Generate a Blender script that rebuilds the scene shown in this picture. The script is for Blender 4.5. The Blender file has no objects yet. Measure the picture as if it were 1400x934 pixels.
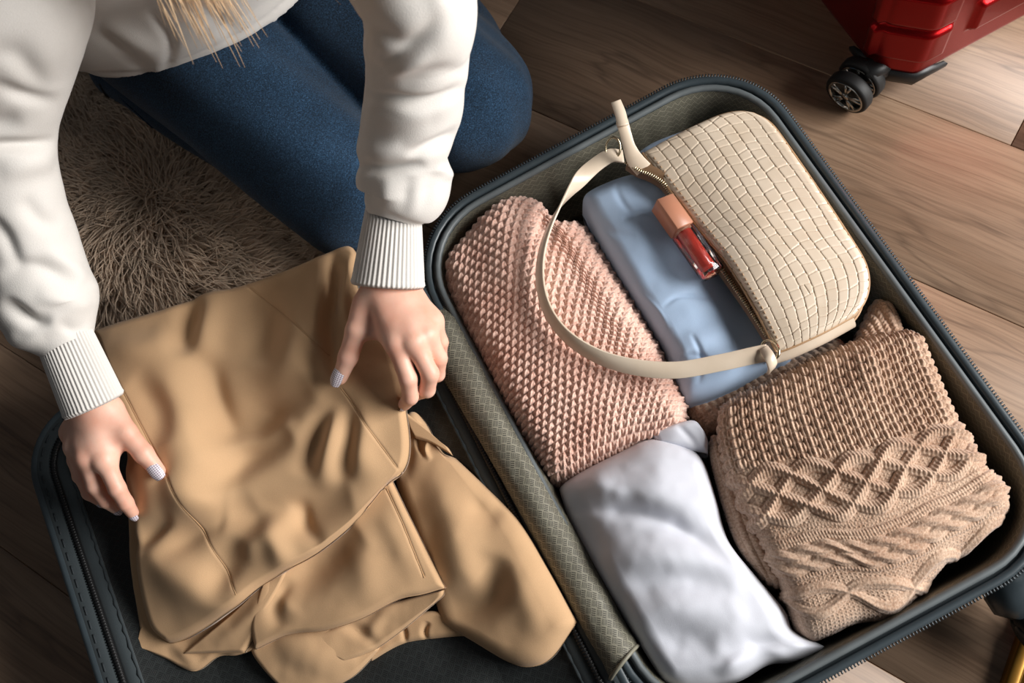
import bpy, math, random
import numpy as np
from mathutils import Vector, Matrix
random.seed(7); RNG = np.random.default_rng(7)
scene = bpy.context.scene
COL = scene.collection

# ------------------------------------------------------------------ camera
F_PX = 1361.0; TILT = math.radians(20.4); ROLL = math.radians(28.5); CAM_H = 1.19
U0 = np.array([0, math.cos(TILT), math.sin(TILT)]); FW = np.array([0, math.sin(TILT), -math.cos(TILT)])
XA = np.array([1.0, 0, 0])
RT = math.cos(ROLL) * XA - math.sin(ROLL) * U0
UP = math.sin(ROLL) * XA + math.cos(ROLL) * U0
CAM = np.array([0, 0, CAM_H])
cam_data = bpy.data.cameras.new('camera'); cam = bpy.data.objects.new('camera', cam_data); COL.objects.link(cam)
cam_data.sensor_width = 36.0; cam_data.lens = 36.0 * F_PX / 1400.0
m = Matrix.Identity(4)
for i in range(3):
    m[i][0] = RT[i]; m[i][1] = UP[i]; m[i][2] = -FW[i]; m[i][3] = CAM[i]
cam.matrix_world = m
cam_data.clip_start = 0.02; cam_data.clip_end = 50
cam_data.dof.use_dof = True; cam_data.dof.focus_distance = 1.12; cam_data.dof.aperture_fstop = 5.6
scene.camera = cam

# ------------------------------------------------------------------ world, light, exposure
world = bpy.data.worlds.new('room_light'); scene.world = world; world.use_nodes = True
bgn = world.node_tree.nodes['Background']
bgn.inputs[0].default_value = (0.93, 0.96, 1.0, 1); bgn.inputs[1].default_value = 0.06
def area_light(name, loc, target, sx, sy, energy, color):
    l = bpy.data.lights.new(name, 'AREA'); l.shape = 'RECTANGLE'; l.size = sx; l.size_y = sy; l.energy = energy; l.color = color
    o = bpy.data.objects.new(name, l); COL.objects.link(o); o.location = loc
    o.rotation_euler = (Vector(target) - Vector(loc)).to_track_quat('-Z', 'Y').to_euler(); return o
# daylight from a room window on the right, out of the picture: upright, in the plane of a wall
area_light('window_right_offscreen', (2.45, -0.85, 1.60), (-0.05, 0.35, 1.60), 1.9, 1.5, 195, (1.0, 0.985, 0.96))
vs = scene.view_settings
vs.view_transform = 'Standard'; vs.look = 'None'; vs.exposure = 0.0; vs.gamma = 1.0; vs.use_curve_mapping = False

# ------------------------------------------------------------------ helpers: pixels, noise, meshes
def at(px, py, z):
    d = FW + (px - 700) / F_PX * RT - (py - 467) / F_PX * UP
    return CAM + d * ((z - CAM[2]) / d[2])
def at_grid(P, Z):
    d = FW + ((P[..., 0:1] - 700) / F_PX) * RT - ((P[..., 1:2] - 467) / F_PX) * UP
    return CAM + d * ((Z[..., None] - CAM[2]) / d[..., 2:3])
def scale_at(p): return float((np.asarray(p) - CAM) @ FW) / F_PX      # metres per pixel there
def _hash(i, j, s): 
    h = np.sin(i * 127.1 + j * 311.7 + s * 74.7) * 43758.5453
    return h - np.floor(h)
def vnoise(x, y, s=0):
    i = np.floor(x); j = np.floor(y); fx = x - i; fy = y - j
    fx = fx * fx * (3 - 2 * fx); fy = fy * fy * (3 - 2 * fy)
    a = _hash(i, j, s); b = _hash(i + 1, j, s); c = _hash(i, j + 1, s); d = _hash(i + 1, j + 1, s)
    return (a + (b - a) * fx) * (1 - fy) + (c + (d - c) * fx) * fy - 0.5
def fbm(x, y, s=0, o=3):
    t = 0; a = 1
    for k in range(o): t = t + a * vnoise(x * 2 ** k, y * 2 ** k, s + k * 3.1); a *= 0.5
    return t
def mesh_from(name, verts, faces):
    me = bpy.data.meshes.new(name)
    verts = np.asarray(verts, dtype=np.float32).reshape(-1, 3)
    if isinstance(faces, np.ndarray): faces = [faces]
    fl = [np.asarray(f, dtype=np.int32) for f in faces if len(f)]
    loops = np.concatenate([f.ravel() for f in fl]); tot = np.concatenate([np.full(len(f), f.shape[1], dtype=np.int32) for f in fl])
    start = np.concatenate([[0], np.cumsum(tot)[:-1]]).astype(np.int32)
    me.vertices.add(len(verts)); me.vertices.foreach_set('co', verts.ravel())
    me.loops.add(len(loops)); me.loops.foreach_set('vertex_index', loops)
    me.polygons.add(len(tot)); me.polygons.foreach_set('loop_start', start)
    me.update(calc_edges=True); me.validate()
    return me
def link(name, me, mat=None, parent=None, smooth=True):
    o = bpy.data.objects.new(name, me); COL.objects.link(o)
    if mat is not None and not me.materials: me.materials.append(mat)
    if smooth: me.polygons.foreach_set('use_smooth', np.ones(len(me.polygons), dtype=bool))
    if parent is not None:
        o.parent = parent; o.matrix_parent_inverse = parent.matrix_world.inverted() if False else Matrix.Translation(-Vector(parent.location))
    return o
def mk(name, verts, faces, mat, parent=None, smooth=True, attrs=None, uv=None):
    me = mesh_from(name, verts, faces)
    if attrs:
        for k, v in attrs.items():
            a = me.attributes.new(k, 'FLOAT', 'POINT'); a.data.foreach_set('value', np.asarray(v, dtype=np.float32).ravel())
    if uv is not None:
        a = me.attributes.new('puv', 'FLOAT_VECTOR', 'POINT')
        vv = np.zeros((len(me.vertices), 3), dtype=np.float32); vv[:, :2] = uv; a.data.foreach_set('vector', vv.ravel())
    return link(name, me, mat, parent, smooth)
def thing(name, label, cat, loc=(0, 0, 0), group=None):
    o = bpy.data.objects.new(name, None); COL.objects.link(o); o.location = loc; o.empty_display_size = 0.05
    return tag(o, label, cat, group)
def tag(o, label=None, cat=None, group=None, kind=None):
    if label: o['label'] = label
    if cat: o['category'] = cat
    if group: o['group'] = group
    if kind: o['kind'] = kind
    return o
def grid_faces(nu, nv, off=0, wu=False, wv=False):
    iu = np.arange(nu if wu else nu - 1); iv = np.arange(nv if wv else nv - 1)
    a, b = np.meshgrid(iu, iv, indexing='ij'); a2 = (a + 1) % nu; b2 = (b + 1) % nv
    return np.stack([a * nv + b, a2 * nv + b, a2 * nv + b2, a * nv + b2], -1).reshape(-1, 4) + off
def merge(parts):
    V = []; Fs = []; n = 0
    for v, f in parts:
        v = np.asarray(v).reshape(-1, 3); V.append(v)
        for g in (f if isinstance(f, list) else [f]): Fs.append(np.asarray(g) + n)
        n += len(v)
    return np.concatenate(V), Fs
def catmull(pts, n):
    p = np.asarray(pts, dtype=float)
    if len(p) == 2:
        t = np.linspace(0, 1, n)[:, None]; return p[0] * (1 - t) + p[1] * t
    q = np.vstack([2 * p[0] - p[1], p, 2 * p[-1] - p[-2]])
    out = []
    for i in range(len(p) - 1):
        t = np.linspace(0, 1, 24, endpoint=False)[:, None]
        a, b, c, d = q[i], q[i + 1], q[i + 2], q[i + 3]
        out.append(0.5 * ((2 * b) + (-a + c) * t + (2 * a - 5 * b + 4 * c - d) * t ** 2 + (-a + 3 * b - 3 * c + d) * t ** 3))
    out = np.vstack(out + [p[-1:]])
    s = np.concatenate([[0], np.cumsum(np.linalg.norm(np.diff(out[:, :3], axis=0), axis=1))])
    u = np.linspace(0, s[-1], n)
    return np.stack([np.interp(u, s, out[:, k]) for k in range(out.shape[1])], -1)
def rbf(zpts):
    z = np.asarray(zpts, dtype=float); X = z[:, :2] / 100; n = len(X)
    def ker(r2): return 0.5 * r2 * np.log(r2 + 1e-9)
    if n < 4:
        A = np.c_[np.ones(n), X]; c = np.linalg.lstsq(A, z[:, 2], rcond=None)[0]
        return lambda P: c[0] + P[..., 0] / 100 * c[1] + P[..., 1] / 100 * c[2]
    D = ((X[:, None] - X[None]) ** 2).sum(-1); K = ker(D) + 1e-3 * np.eye(n)
    A = np.block([[K, np.ones((n, 1)), X], [np.ones((1, n)), np.zeros((1, 3))], [X.T, np.zeros((2, 3))]])
    c = np.linalg.solve(A, np.r_[z[:, 2], 0, 0, 0])
    def f(P):
        Q = P / 100; r = c[n] + Q[..., 0] * c[n + 1] + Q[..., 1] * c[n + 2]
        for i in range(n): r = r + c[i] * ker(((Q - X[i]) ** 2).sum(-1))
        return r
    return f
def fold_field(P, folds):
    h = np.zeros(P.shape[:-1])
    for fd in folds:
        pts = catmull(fd[0], max(8, 6 * len(fd[0]))); w = fd[1]; amp = fd[2]; asym = fd[3] if len(fd) > 3 else 1.0
        L = np.concatenate([[0], np.cumsum(np.linalg.norm(np.diff(pts, axis=0), axis=1))])
        best = np.full(h.shape, 1e9); bt = np.zeros(h.shape); bs = np.ones(h.shape)
        for i in range(len(pts) - 1):
            a = pts[i]; d = pts[i + 1] - a; l2 = (d ** 2).sum() + 1e-9
            t = np.clip(((P - a) @ d) / l2, 0, 1); q = P - (a + t[..., None] * d)
            r = np.sqrt((q ** 2).sum(-1)); s = np.sign(d[0] * q[..., 1] - d[1] * q[..., 0])
            m_ = r < best; best = np.where(m_, r, best); bt = np.where(m_, (L[i] + t * math.sqrt(l2)) / L[-1], bt); bs = np.where(m_, s, bs)
        ww = np.where(bs > 0, w * asym, w)
        tap = np.sin(np.clip(bt, 0, 1) * math.pi) ** 0.8 if w > 3 else np.clip(np.minimum(bt, 1 - bt) * 30, 0, 1)
        h += amp * tap * np.exp(-(best / ww) ** 2)
    return h
def smoothstep(a, b, x):
    t = np.clip((x - a) / (b - a), 0, 1); return t * t * (3 - 2 * t)
class Cloth: pass
def cloth(name, top, right, bottom, left, zpts, mat, parent=None, n=(120, 120), edge=0.02, drop=0.02, thick=0.01,
          folds=(), noise=0.0, nscale=40, pattern=None, relax=0, seed=0, sides_drop=(1, 1, 1, 1), fold_k=1.0):
    nu, nv = n
    T = catmull(top, nu); B = catmull(bottom, nu); L = catmull(left, nv); R = catmull(right, nv)
    u = np.linspace(0, 1, nu)[:, None, None]; v = np.linspace(0, 1, nv)[None, :, None]
    P = (1 - v) * T[:, None] + v * B[:, None] + (1 - u) * L[None] + u * R[None] \
        - ((1 - u) * (1 - v) * T[0] + u * (1 - v) * T[-1] + (1 - u) * v * B[0] + u * v * B[-1])
    for _ in range(relax):
        P[1:-1, 1:-1] = 0.25 * (P[2:, 1:-1] + P[:-2, 1:-1] + P[1:-1, 2:] + P[1:-1, :-2])
    zf = rbf(zpts); Z = zf(P); W = at_grid(P, Z)
    lu = np.linalg.norm(np.diff(W, axis=0), axis=-1).sum(0).mean(); lv = np.linalg.norm(np.diff(W, axis=1), axis=-1).sum(1).mean()
    U = np.broadcast_to(u[..., 0] * lu, (nu, nv)); V = np.broadcast_to(v[..., 0] * lv, (nu, nv))
    def prof(d, k): return k * (1 - np.sqrt(np.clip(1 - (1 - np.clip(d / edge, 0, 1)) ** 2, 0, 1)))
    dz = np.sqrt(prof(V, sides_drop[0]) ** 2 + prof(lu - U, sides_drop[1]) ** 2 + prof(lv - V, sides_drop[2]) ** 2 + prof(U, sides_drop[3]) ** 2)
    W = W.copy(); W[..., 2] -= drop * np.clip(dz, 0, 1.15)
    if folds:
        soft = fold_field(P, [q for q in folds if q[1] > 6]); px_cell = np.linalg.norm(np.diff(P, axis=0), axis=-1).mean()
        for _ in range(int((6.5 / px_cell) ** 2)):
            e = np.pad(soft, 1, mode='edge'); soft = (4 * soft + 2 * (e[:-2, 1:-1] + e[2:, 1:-1] + e[1:-1, :-2] + e[1:-1, 2:]) + e[:-2, :-2] + e[2:, 2:] + e[:-2, 2:] + e[2:, :-2]) / 16
        W[..., 2] += fold_k * soft + fold_field(P, [q for q in folds if q[1] <= 6])
    if noise: W[..., 2] += noise * fbm(W[..., 0] * nscale + 5 * seed, W[..., 1] * nscale, seed)
    attrs = {}
    if pattern is not None:
        h = pattern(U, V, lu, lv)
        gx = np.gradient(W[..., 2], axis=0) / (np.linalg.norm(np.gradient(W[..., :2], axis=0), axis=-1) + 1e-6)
        du = np.gradient(W, axis=0); dv = np.gradient(W, axis=1)
        N = np.cross(du, dv); N /= np.linalg.norm(N, axis=-1, keepdims=True) + 1e-9
        N *= np.sign(N[..., 2:3] + 1e-9)
        W += N * h[..., None]; hh = h
    else: hh = np.zeros((nu, nv))
    idx = np.arange(nu * nv).reshape(nu, nv)
    ring = np.concatenate([idx[:, 0], idx[-1, 1:], idx[-2::-1, -1], idx[0, -2:0:-1]])
    Vv = W.reshape(-1, 3); rp = Vv[ring]; c = rp.mean(0)
    r2 = rp.copy(); r2[:, 2] -= thick * 0.6; r3 = c + (rp - c) * 0.96; r3[:, 2] = rp[:, 2] - thick
    n0 = len(Vv); k = len(ring); ar = np.arange(k); nx = (ar + 1) % k
    f1 = np.stack([ring, n0 + ar, n0 + nx, ring[nx]], -1); f2 = np.stack([n0 + ar, n0 + k + ar, n0 + k + nx, n0 + nx], -1)
    cap = c.copy(); cap[2] = r3[:, 2].mean()
    f3 = np.stack([n0 + k + ar, np.full(k, n0 + 2 * k), n0 + k + nx], -1)
    verts = np.vstack([Vv, r2, r3, cap[None]])
    gf = grid_faces(nu, nv)
    a, b, cc, _ = Vv[gf[len(gf) // 2]]
    if np.cross(b - a, cc - a)[2] < 0: gf = gf[:, ::-1]
    else: f1 = f1[:, ::-1]; f2 = f2[:, ::-1]; f3 = f3[:, ::-1]
    ex = 2 * k + 1
    uvm = np.vstack([np.stack([U, V], -1).reshape(-1, 2), np.stack([U, V], -1).reshape(-1, 2)[ring], np.stack([U, V], -1).reshape(-1, 2)[ring], [[0, 0]]])
    o = mk(name, verts, [gf, f1, f2, f3], mat, parent, attrs={'relief': np.r_[hh.ravel(), np.zeros(ex)]}, uv=uvm)
    C = Cloth(); C.o = o; C.P = P.reshape(-1, 2); C.W = W.reshape(-1, 3)
    def on(px, py, lift=0.0):
        i = np.argmin(((C.P - (px, py)) ** 2).sum(-1)); p = C.W[i].copy(); p[2] += lift; return p
    C.on = on
    return C
def tube(pts, r, n=10, closed=False, caps=True, squash=None, spin=None):
    """swept round tube; r scalar or per-point; squash=(up-vector, factor)"""
    p = np.asarray(pts, dtype=float); k = len(p); r = np.broadcast_to(np.asarray(r, dtype=float), (k,))
    if closed: t = np.roll(p, -1, 0) - np.roll(p, 1, 0)
    else: t = np.gradient(p, axis=0)
    t /= np.linalg.norm(t, axis=1, keepdims=True) + 1e-12
    ref = np.array([0, 0, 1.0]) if abs(t[:, 2]).mean() < 0.8 else np.array([1.0, 0, 0])
    b = np.cross(t, ref); b /= np.linalg.norm(b, axis=1, keepdims=True) + 1e-9; nn = np.cross(b, t)
    a = np.linspace(0, 2 * math.pi, n, endpoint=False)
    sq = 1.0 if squash is None else squash
    v = p[:, None] + r[:, None, None] * (np.cos(a)[None, :, None] * b[:, None] + sq * np.sin(a)[None, :, None] * nn[:, None])
    f = [grid_faces(k, n, wu=closed, wv=True)]
    v = v.reshape(-1, 3)
    if caps and not closed:
        v = np.vstack([v, p[0], p[-1]]); j = np.arange(n); j2 = (j + 1) % n
        f.append(np.stack([j, j2, np.full(n, k * n)], -1)); f.append(np.stack([(k - 1) * n + j2, (k - 1) * n + j, np.full(n, k * n + 1)], -1))
    return v, f
def box(c, s, R=None, bev=0.0):
    """box with chamfered edges: centre, full sizes, optional 3x3 axes as rows"""
    h = np.asarray(s, dtype=float) / 2; b = min(bev, h.min() * 0.9)
    R = np.eye(3) if R is None else np.asarray(R)
    if b <= 0:
        v = np.array([[x, y, z] for x in (-1, 1) for y in (-1, 1) for z in (-1, 1)]) * h
        f = np.array([[0, 1, 3, 2], [4, 6, 7, 5], [0, 4, 5, 1], [2, 3, 7, 6], [0, 2, 6, 4], [1, 5, 7, 3]])
        return v @ R + c, [f]
    V = []; idx = {}
    for sx in (-1, 1):
        for sy in (-1, 1):
            for sz in (-1, 1):
                for ax in range(3):
                    q = np.array([sx, sy, sz]) * (h - b); q[ax] = (sx, sy, sz)[ax] * h[ax]
                    idx[(sx, sy, sz, ax)] = len(V); V.append(q)
    Q = []; Tn = []
    for ax in range(3):
        o1, o2 = [(1, 2), (2, 0), (0, 1)][ax]
        for s_ in (-1, 1):
            q = []
            for (a_, b_) in ((-1, -1), (1, -1), (1, 1), (-1, 1)):
                k = [0, 0, 0]; k[ax] = s_; k[o1] = a_; k[o2] = b_; q.append(idx[(*k, ax)])
            Q.append(q if s_ > 0 else q[::-1])
        for a_ in (-1, 1):
            for b_ in (-1, 1):
                k0 = [0, 0, 0]; k1 = [0, 0, 0]; k0[ax] = -1; k1[ax] = 1
                for k in (k0, k1): k[o1] = a_; k[o2] = b_
                q = [idx[(*k0, o1)], idx[(*k1, o1)], idx[(*k1, o2)], idx[(*k0, o2)]]
                Q.append(q if a_ * b_ < 0 else q[::-1])
    for sx in (-1, 1):
        for sy in (-1, 1):
            for sz in (-1, 1):
                q = [idx[(sx, sy, sz, 0)], idx[(sx, sy, sz, 1)], idx[(sx, sy, sz, 2)]]
                Tn.append(q if sx * sy * sz > 0 else q[::-1])
    return np.array(V) @ R + c, [np.array(Q), np.array(Tn)]
def surface_nets(fn, lo, hi, h, smooth=1):
    lo = np.asarray(lo, dtype=float); nx, ny, nz = [int(math.ceil((b - a) / h)) + 1 for a, b in zip(lo, hi)]
    X, Y, Z = np.meshgrid(*[lo[i] + h * np.arange(k) for i, k in enumerate((nx, ny, nz))], indexing='ij')
    D = fn(np.stack([X, Y, Z], -1).astype(np.float32)).astype(np.float32)
    S = D < 0
    c = [S[i:nx - 1 + i, j:ny - 1 + j, k:nz - 1 + k] for i in (0, 1) for j in (0, 1) for k in (0, 1)]
    cnt = sum(x.astype(np.int8) for x in c); act = (cnt > 0) & (cnt < 8)
    I = np.argwhere(act); vid = -np.ones(act.shape, dtype=np.int64); vid[act] = np.arange(len(I))
    acc = np.zeros((len(I), 3)); num = np.zeros(len(I))
    cor = [(i, j, k) for i in (0, 1) for j in (0, 1) for k in (0, 1)]
    for a in range(8):
        for b in range(a + 1, 8):
            if sum(abs(cor[a][q] - cor[b][q]) for q in range(3)) != 1: continue
            da = D[I[:, 0] + cor[a][0], I[:, 1] + cor[a][1], I[:, 2] + cor[a][2]]; db = D[I[:, 0] + cor[b][0], I[:, 1] + cor[b][1], I[:, 2] + cor[b][2]]
            m_ = (da < 0) != (db < 0); t = np.where(m_, da / np.where(m_, da - db, 1), 0)
            p = np.array(cor[a]) + t[:, None] * (np.array(cor[b]) - np.array(cor[a])); acc[m_] += p[m_]; num[m_] += 1
    Vv = lo + h * (I + acc / num[:, None]); Q = []
    for ax in range(3):
        o1, o2 = [(1, 2), (2, 0), (0, 1)][ax]
        s0 = [slice(None)] * 3; s1 = [slice(None)] * 3; s0[ax] = slice(0, -1); s1[ax] = slice(1, None)
        A = S[tuple(s0)]; B = S[tuple(s1)]; E = np.argwhere(A != B)
        ok = (E[:, o1] > 0) & (E[:, o2] > 0) & (E[:, o1] < (nx, ny, nz)[o1] - 1) & (E[:, o2] < (nx, ny, nz)[o2] - 1); E = E[ok]
        e1 = np.zeros(3, int); e1[o1] = 1; e2 = np.zeros(3, int); e2[o2] = 1
        q = np.stack([vid[tuple((E - a * e1 - b * e2).T)] for a, b in ((1, 1), (0, 1), (0, 0), (1, 0))], -1)
        fl = ~A[tuple(E.T)]; q[fl] = q[fl][:, ::-1]; Q.append(q)
    Q = np.concatenate(Q)
    for _ in range(smooth):
        s = np.zeros_like(Vv); k = np.zeros(len(Vv))
        for a in range(4):
            i, j = Q[:, a], Q[:, (a + 1) % 4]
            for q in range(3): s[:, q] += np.bincount(i, Vv[j, q], len(Vv)) + np.bincount(j, Vv[i, q], len(Vv))
            k += np.bincount(i, minlength=len(Vv)) + np.bincount(j, minlength=len(Vv))
        Vv = 0.5 * Vv + 0.5 * s / k[:, None]
    return Vv, Q
def sd_cone(p, a, b, ra, rb, flat=None):
    a = np.asarray(a, dtype=np.float32); b = np.asarray(b, dtype=np.float32); d = b - a
    t = np.clip(((p - a) @ d) / (d @ d), 0, 1)
    q = p - (a + t[..., None] * d)
    if flat is not None:      # flatten across a normal: (normal, factor > 1 thins)
        n_, k_ = flat; q = q + (q @ n_)[..., None] * n_ * (k_ - 1)
    return np.sqrt((q ** 2).sum(-1)) - (ra + t * (rb - ra))
def smin(a, b, k):
    h = np.clip(0.5 + 0.5 * (b - a) / k, 0, 1); return b + (a - b) * h - k * h * (1 - h)

# ------------------------------------------------------------------ materials
def nt(name):
    mt = bpy.data.materials.new(name); mt.use_nodes = True; t = mt.node_tree
    return mt, t.nodes, t.links, t.nodes['Principled BSDF']
def srgb(r, g, b): return tuple(((c / 255) / 12.92 if c / 255 < 0.04045 else ((c / 255 + 0.055) / 1.055) ** 2.4) for c in (r, g, b)) + (1,)
def bump(N, L, b, height, strength, dist=0.001):
    n = N.new('ShaderNodeBump'); n.inputs['Strength'].default_value = strength; n.inputs['Distance'].default_value = dist
    L.new(height, n.inputs['Height']); L.new(n.outputs[0], b.inputs['Normal']); return n
def coords(N, L, kind='Object', scale=(1, 1, 1)):
    t = N.new('ShaderNodeTexCoord'); mp = N.new('ShaderNodeMapping'); mp.inputs['Scale'].default_value = scale
    L.new(t.outputs[kind], mp.inputs[0]); return mp.outputs[0]
def attr(N, name):
    a = N.new('ShaderNodeAttribute'); a.attribute_name = name; return a
def noise_tex(N, L, vec, scale, detail=3, rough=0.5, dist=0.0):
    n = N.new('ShaderNodeTexNoise'); n.inputs['Scale'].default_value = scale; n.inputs['Detail'].default_value = detail
    n.inputs['Roughness'].default_value = rough; n.inputs['Distortion'].default_value = dist; L.new(vec, n.inputs['Vector']); return n.outputs[0]
def ramp(N, L, fac, stops):
    r = N.new('ShaderNodeValToRGB'); e = r.color_ramp.elements
    while len(e) < len(stops): e.new(0.5)
    for k, (p, c) in zip(e, stops): k.position = p; k.color = c
    L.new(fac, r.inputs[0]); return r.outputs[0]
def math_n(N, L, op, a, b=None, c=None):
    n = N.new('ShaderNodeMath'); n.operation = op
    for i, x in enumerate((a, b, c)):
        if x is None: continue
        if isinstance(x, (int, float)): n.inputs[i].default_value = x
        else: L.new(x, n.inputs[i])
    return n.outputs[0]
def mix_col(N, L, fac, a, b, mode='MIX'):
    n = N.new('ShaderNodeMix'); n.data_type = 'RGBA'; n.blend_type = mode
    for s, x in ((0, fac), (6, a), (7, b)):
        if isinstance(x, (int, float, tuple)): n.inputs[s].default_value = x
        else: L.new(x, n.inputs[s])
    return n.outputs[2]
def plain(name, col, rough=0.5, metal=0.0, coat=0.0, nscale=None, nvar=0.1, bumpk=0.0, sheen=0.0, spec=0.5):
    mt, N, L, b = nt(name); b.inputs['Roughness'].default_value = rough; b.inputs['Metallic'].default_value = metal
    b.inputs['Coat Weight'].default_value = coat; b.inputs['Sheen Weight'].default_value = sheen; b.inputs['Specular IOR Level'].default_value = spec
    v = coords(N, L); t = noise_tex(N, L, v, nscale or 60, 4)
    lo = tuple(c * (1 - nvar) for c in col[:3]) + (1,); hi = tuple(min(1, c * (1 + nvar)) for c in col[:3]) + (1,)
    L.new(ramp(N, L, t, [(0.3, lo), (0.7, hi)]), b.inputs['Base Color'])
    if bumpk: bump(N, L, b, noise_tex(N, L, v, (nscale or 60) * 4, 3), bumpk)
    return mt
def fabric(name, col, weave=900, rough=0.85, var=0.06, sheen=0.2, k=0.25):
    mt, N, L, b = nt(name); b.inputs['Roughness'].default_value = rough; b.inputs['Sheen Weight'].default_value = sheen
    b.inputs['Specular IOR Level'].default_value = 0.2
    v = coords(N, L); big = noise_tex(N, L, v, 14, 3); fine = noise_tex(N, L, v, weave, 2)
    f = math_n(N, L, 'ADD', math_n(N, L, 'MULTIPLY', big, 0.5), math_n(N, L, 'MULTIPLY', fine, 0.5))
    lo = tuple(c * (1 - var) for c in col[:3]) + (1,); hi = tuple(min(1, c * (1 + var)) for c in col[:3]) + (1,)
    L.new(ramp(N, L, f, [(0.35, lo), (0.65, hi)]), b.inputs['Base Color'])
    bump(N, L, b, fine, k, 0.0006); return mt
def wood_mat():
    mt, N, L, b = nt('oak_laminate'); b.inputs['Roughness'].default_value = 0.42
    tc = N.new('ShaderNodeTexCoord'); oi = N.new('ShaderNodeObjectInfo')
    off = N.new('ShaderNodeVectorMath'); off.operation = 'SCALE'; cmb = N.new('ShaderNodeCombineXYZ')
    for i in range(3): L.new(oi.outputs['Random'], cmb.inputs[i])
    L.new(cmb.outputs[0], off.inputs[0]); off.inputs['Scale'].default_value = 37.0
    add = N.new('ShaderNodeVectorMath'); add.operation = 'ADD'; L.new(tc.outputs['Object'], add.inputs[0]); L.new(off.outputs[0], add.inputs[1])
    warpn = N.new('ShaderNodeTexNoise'); warpn.inputs['Scale'].default_value = 4.5; warpn.inputs['Detail'].default_value = 2; L.new(add.outputs[0], warpn.inputs['Vector'])
    w2 = N.new('ShaderNodeVectorMath'); w2.operation = 'MULTIPLY_ADD'; L.new(warpn.outputs['Color'], w2.inputs[0]); w2.inputs[1].default_value = (0.0, 0.028, 0); L.new(add.outputs[0], w2.inputs[2])
    def st(sx, sy, sc, det, rough=0.6):
        mp = N.new('ShaderNodeMapping'); mp.inputs['Scale'].default_value = (sx, sy, 1); L.new(w2.outputs[0], mp.inputs[0])
        return noise_tex(N, L, mp.outputs[0], sc, det, rough)
    broad = st(1.2, 9, 1.6, 4); fine = st(3, 130, 2.0, 5, 0.65); mid = st(1.5, 26, 2.0, 4)
    base = ramp(N, L, broad, [(0.28, srgb(140, 111, 88)), (0.5, srgb(162, 133, 109)), (0.72, srgb(176, 148, 124))])
    base = mix_col(N, L, 0.42, base, ramp(N, L, mid, [(0.33, (0.62, 0.6, 0.58, 1)), (0.6, (1.05, 1.03, 1, 1))]), 'MULTIPLY')
    base = mix_col(N, L, 0.6, base, ramp(N, L, fine, [(0.36, (0.55, 0.52, 0.5, 1)), (0.55, (1, 1, 1, 1))]), 'MULTIPLY')
    crack = st(0.9, 6, 2.2, 3); ck = math_n(N, L, 'ABSOLUTE', math_n(N, L, 'SUBTRACT', crack, 0.61))
    base = mix_col(N, L, 0.5, base, ramp(N, L, ck, [(0.0, (0.42, 0.4, 0.4, 1)), (0.022, (1, 1, 1, 1))]), 'MULTIPLY')
    vo = N.new('ShaderNodeTexVoronoi'); mp = N.new('ShaderNodeMapping'); mp.inputs['Scale'].default_value = (2.6, 5.5, 0.5); L.new(w2.outputs[0], mp.inputs[0]); L.new(mp.outputs[0], vo.inputs['Vector']); vo.inputs['Scale'].default_value = 1.0
    base = mix_col(N, L, 0.85, base, ramp(N, L, vo.outputs['Distance'], [(0.02, (0.25, 0.2, 0.17, 1)), (0.1, (0.85, 0.82, 0.8, 1)), (0.16, (1, 1, 1, 1))]), 'MULTIPLY')
    hv = N.new('ShaderNodeHueSaturation'); L.new(base, hv.inputs['Color']); L.new(math_n(N, L, 'MULTIPLY_ADD', oi.outputs['Random'], 0.07, 0.95), hv.inputs['Value'])
    L.new(hv.outputs[0], b.inputs['Base Color']); bump(N, L, b, fine, 0.18, 0.0008); return mt
def lining_mat(name, base, line, cell=0.0062):
    mt, N, L, b = nt(name); b.inputs['Roughness'].default_value = 0.55
    a = attr(N, 'puv'); sp = N.new('ShaderNodeSeparateXYZ'); L.new(a.outputs['Vector'], sp.inputs[0])
    M = lambda op, x, y=None, z=None: math_n(N, L, op, x, y, z)
    r0 = M('DIVIDE', M('ADD', sp.outputs[0], sp.outputs[1]), cell * 1.3); r1 = M('DIVIDE', M('SUBTRACT', sp.outputs[0], sp.outputs[1]), cell * 1.3)
    par = M('FLOORED_MODULO', M('ADD', M('FLOOR', r0), M('FLOOR', r1)), 2.0)
    f0 = M('FRACT', r0); f1 = M('FRACT', r1)
    def cellmask(x, y): # four short strokes inside the cell
        s = M('GREATER_THAN', M('SINE', M('MULTIPLY', x, 2 * math.pi * 4)), 0.0)
        k = M('MULTIPLY', M('GREATER_THAN', y, 0.12), M('LESS_THAN', y, 0.88)); return M('MULTIPLY', s, k)
    m0 = cellmask(f0, f1); m1 = cellmask(f1, f0)
    mk_ = M('ADD', M('MULTIPLY', m0, par), M('MULTIPLY', m1, M('SUBTRACT', 1.0, par)))
    v = coords(N, L); n = noise_tex(N, L, v, 18, 3)
    bc = ramp(N, L, n, [(0.3, tuple(c * 0.88 for c in base[:3]) + (1,)), (0.7, base)])
    L.new(mix_col(N, L, mk_, bc, line), b.inputs['Base Color']); bump(N, L, b, mk_, 0.35, -0.0005); return mt
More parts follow.
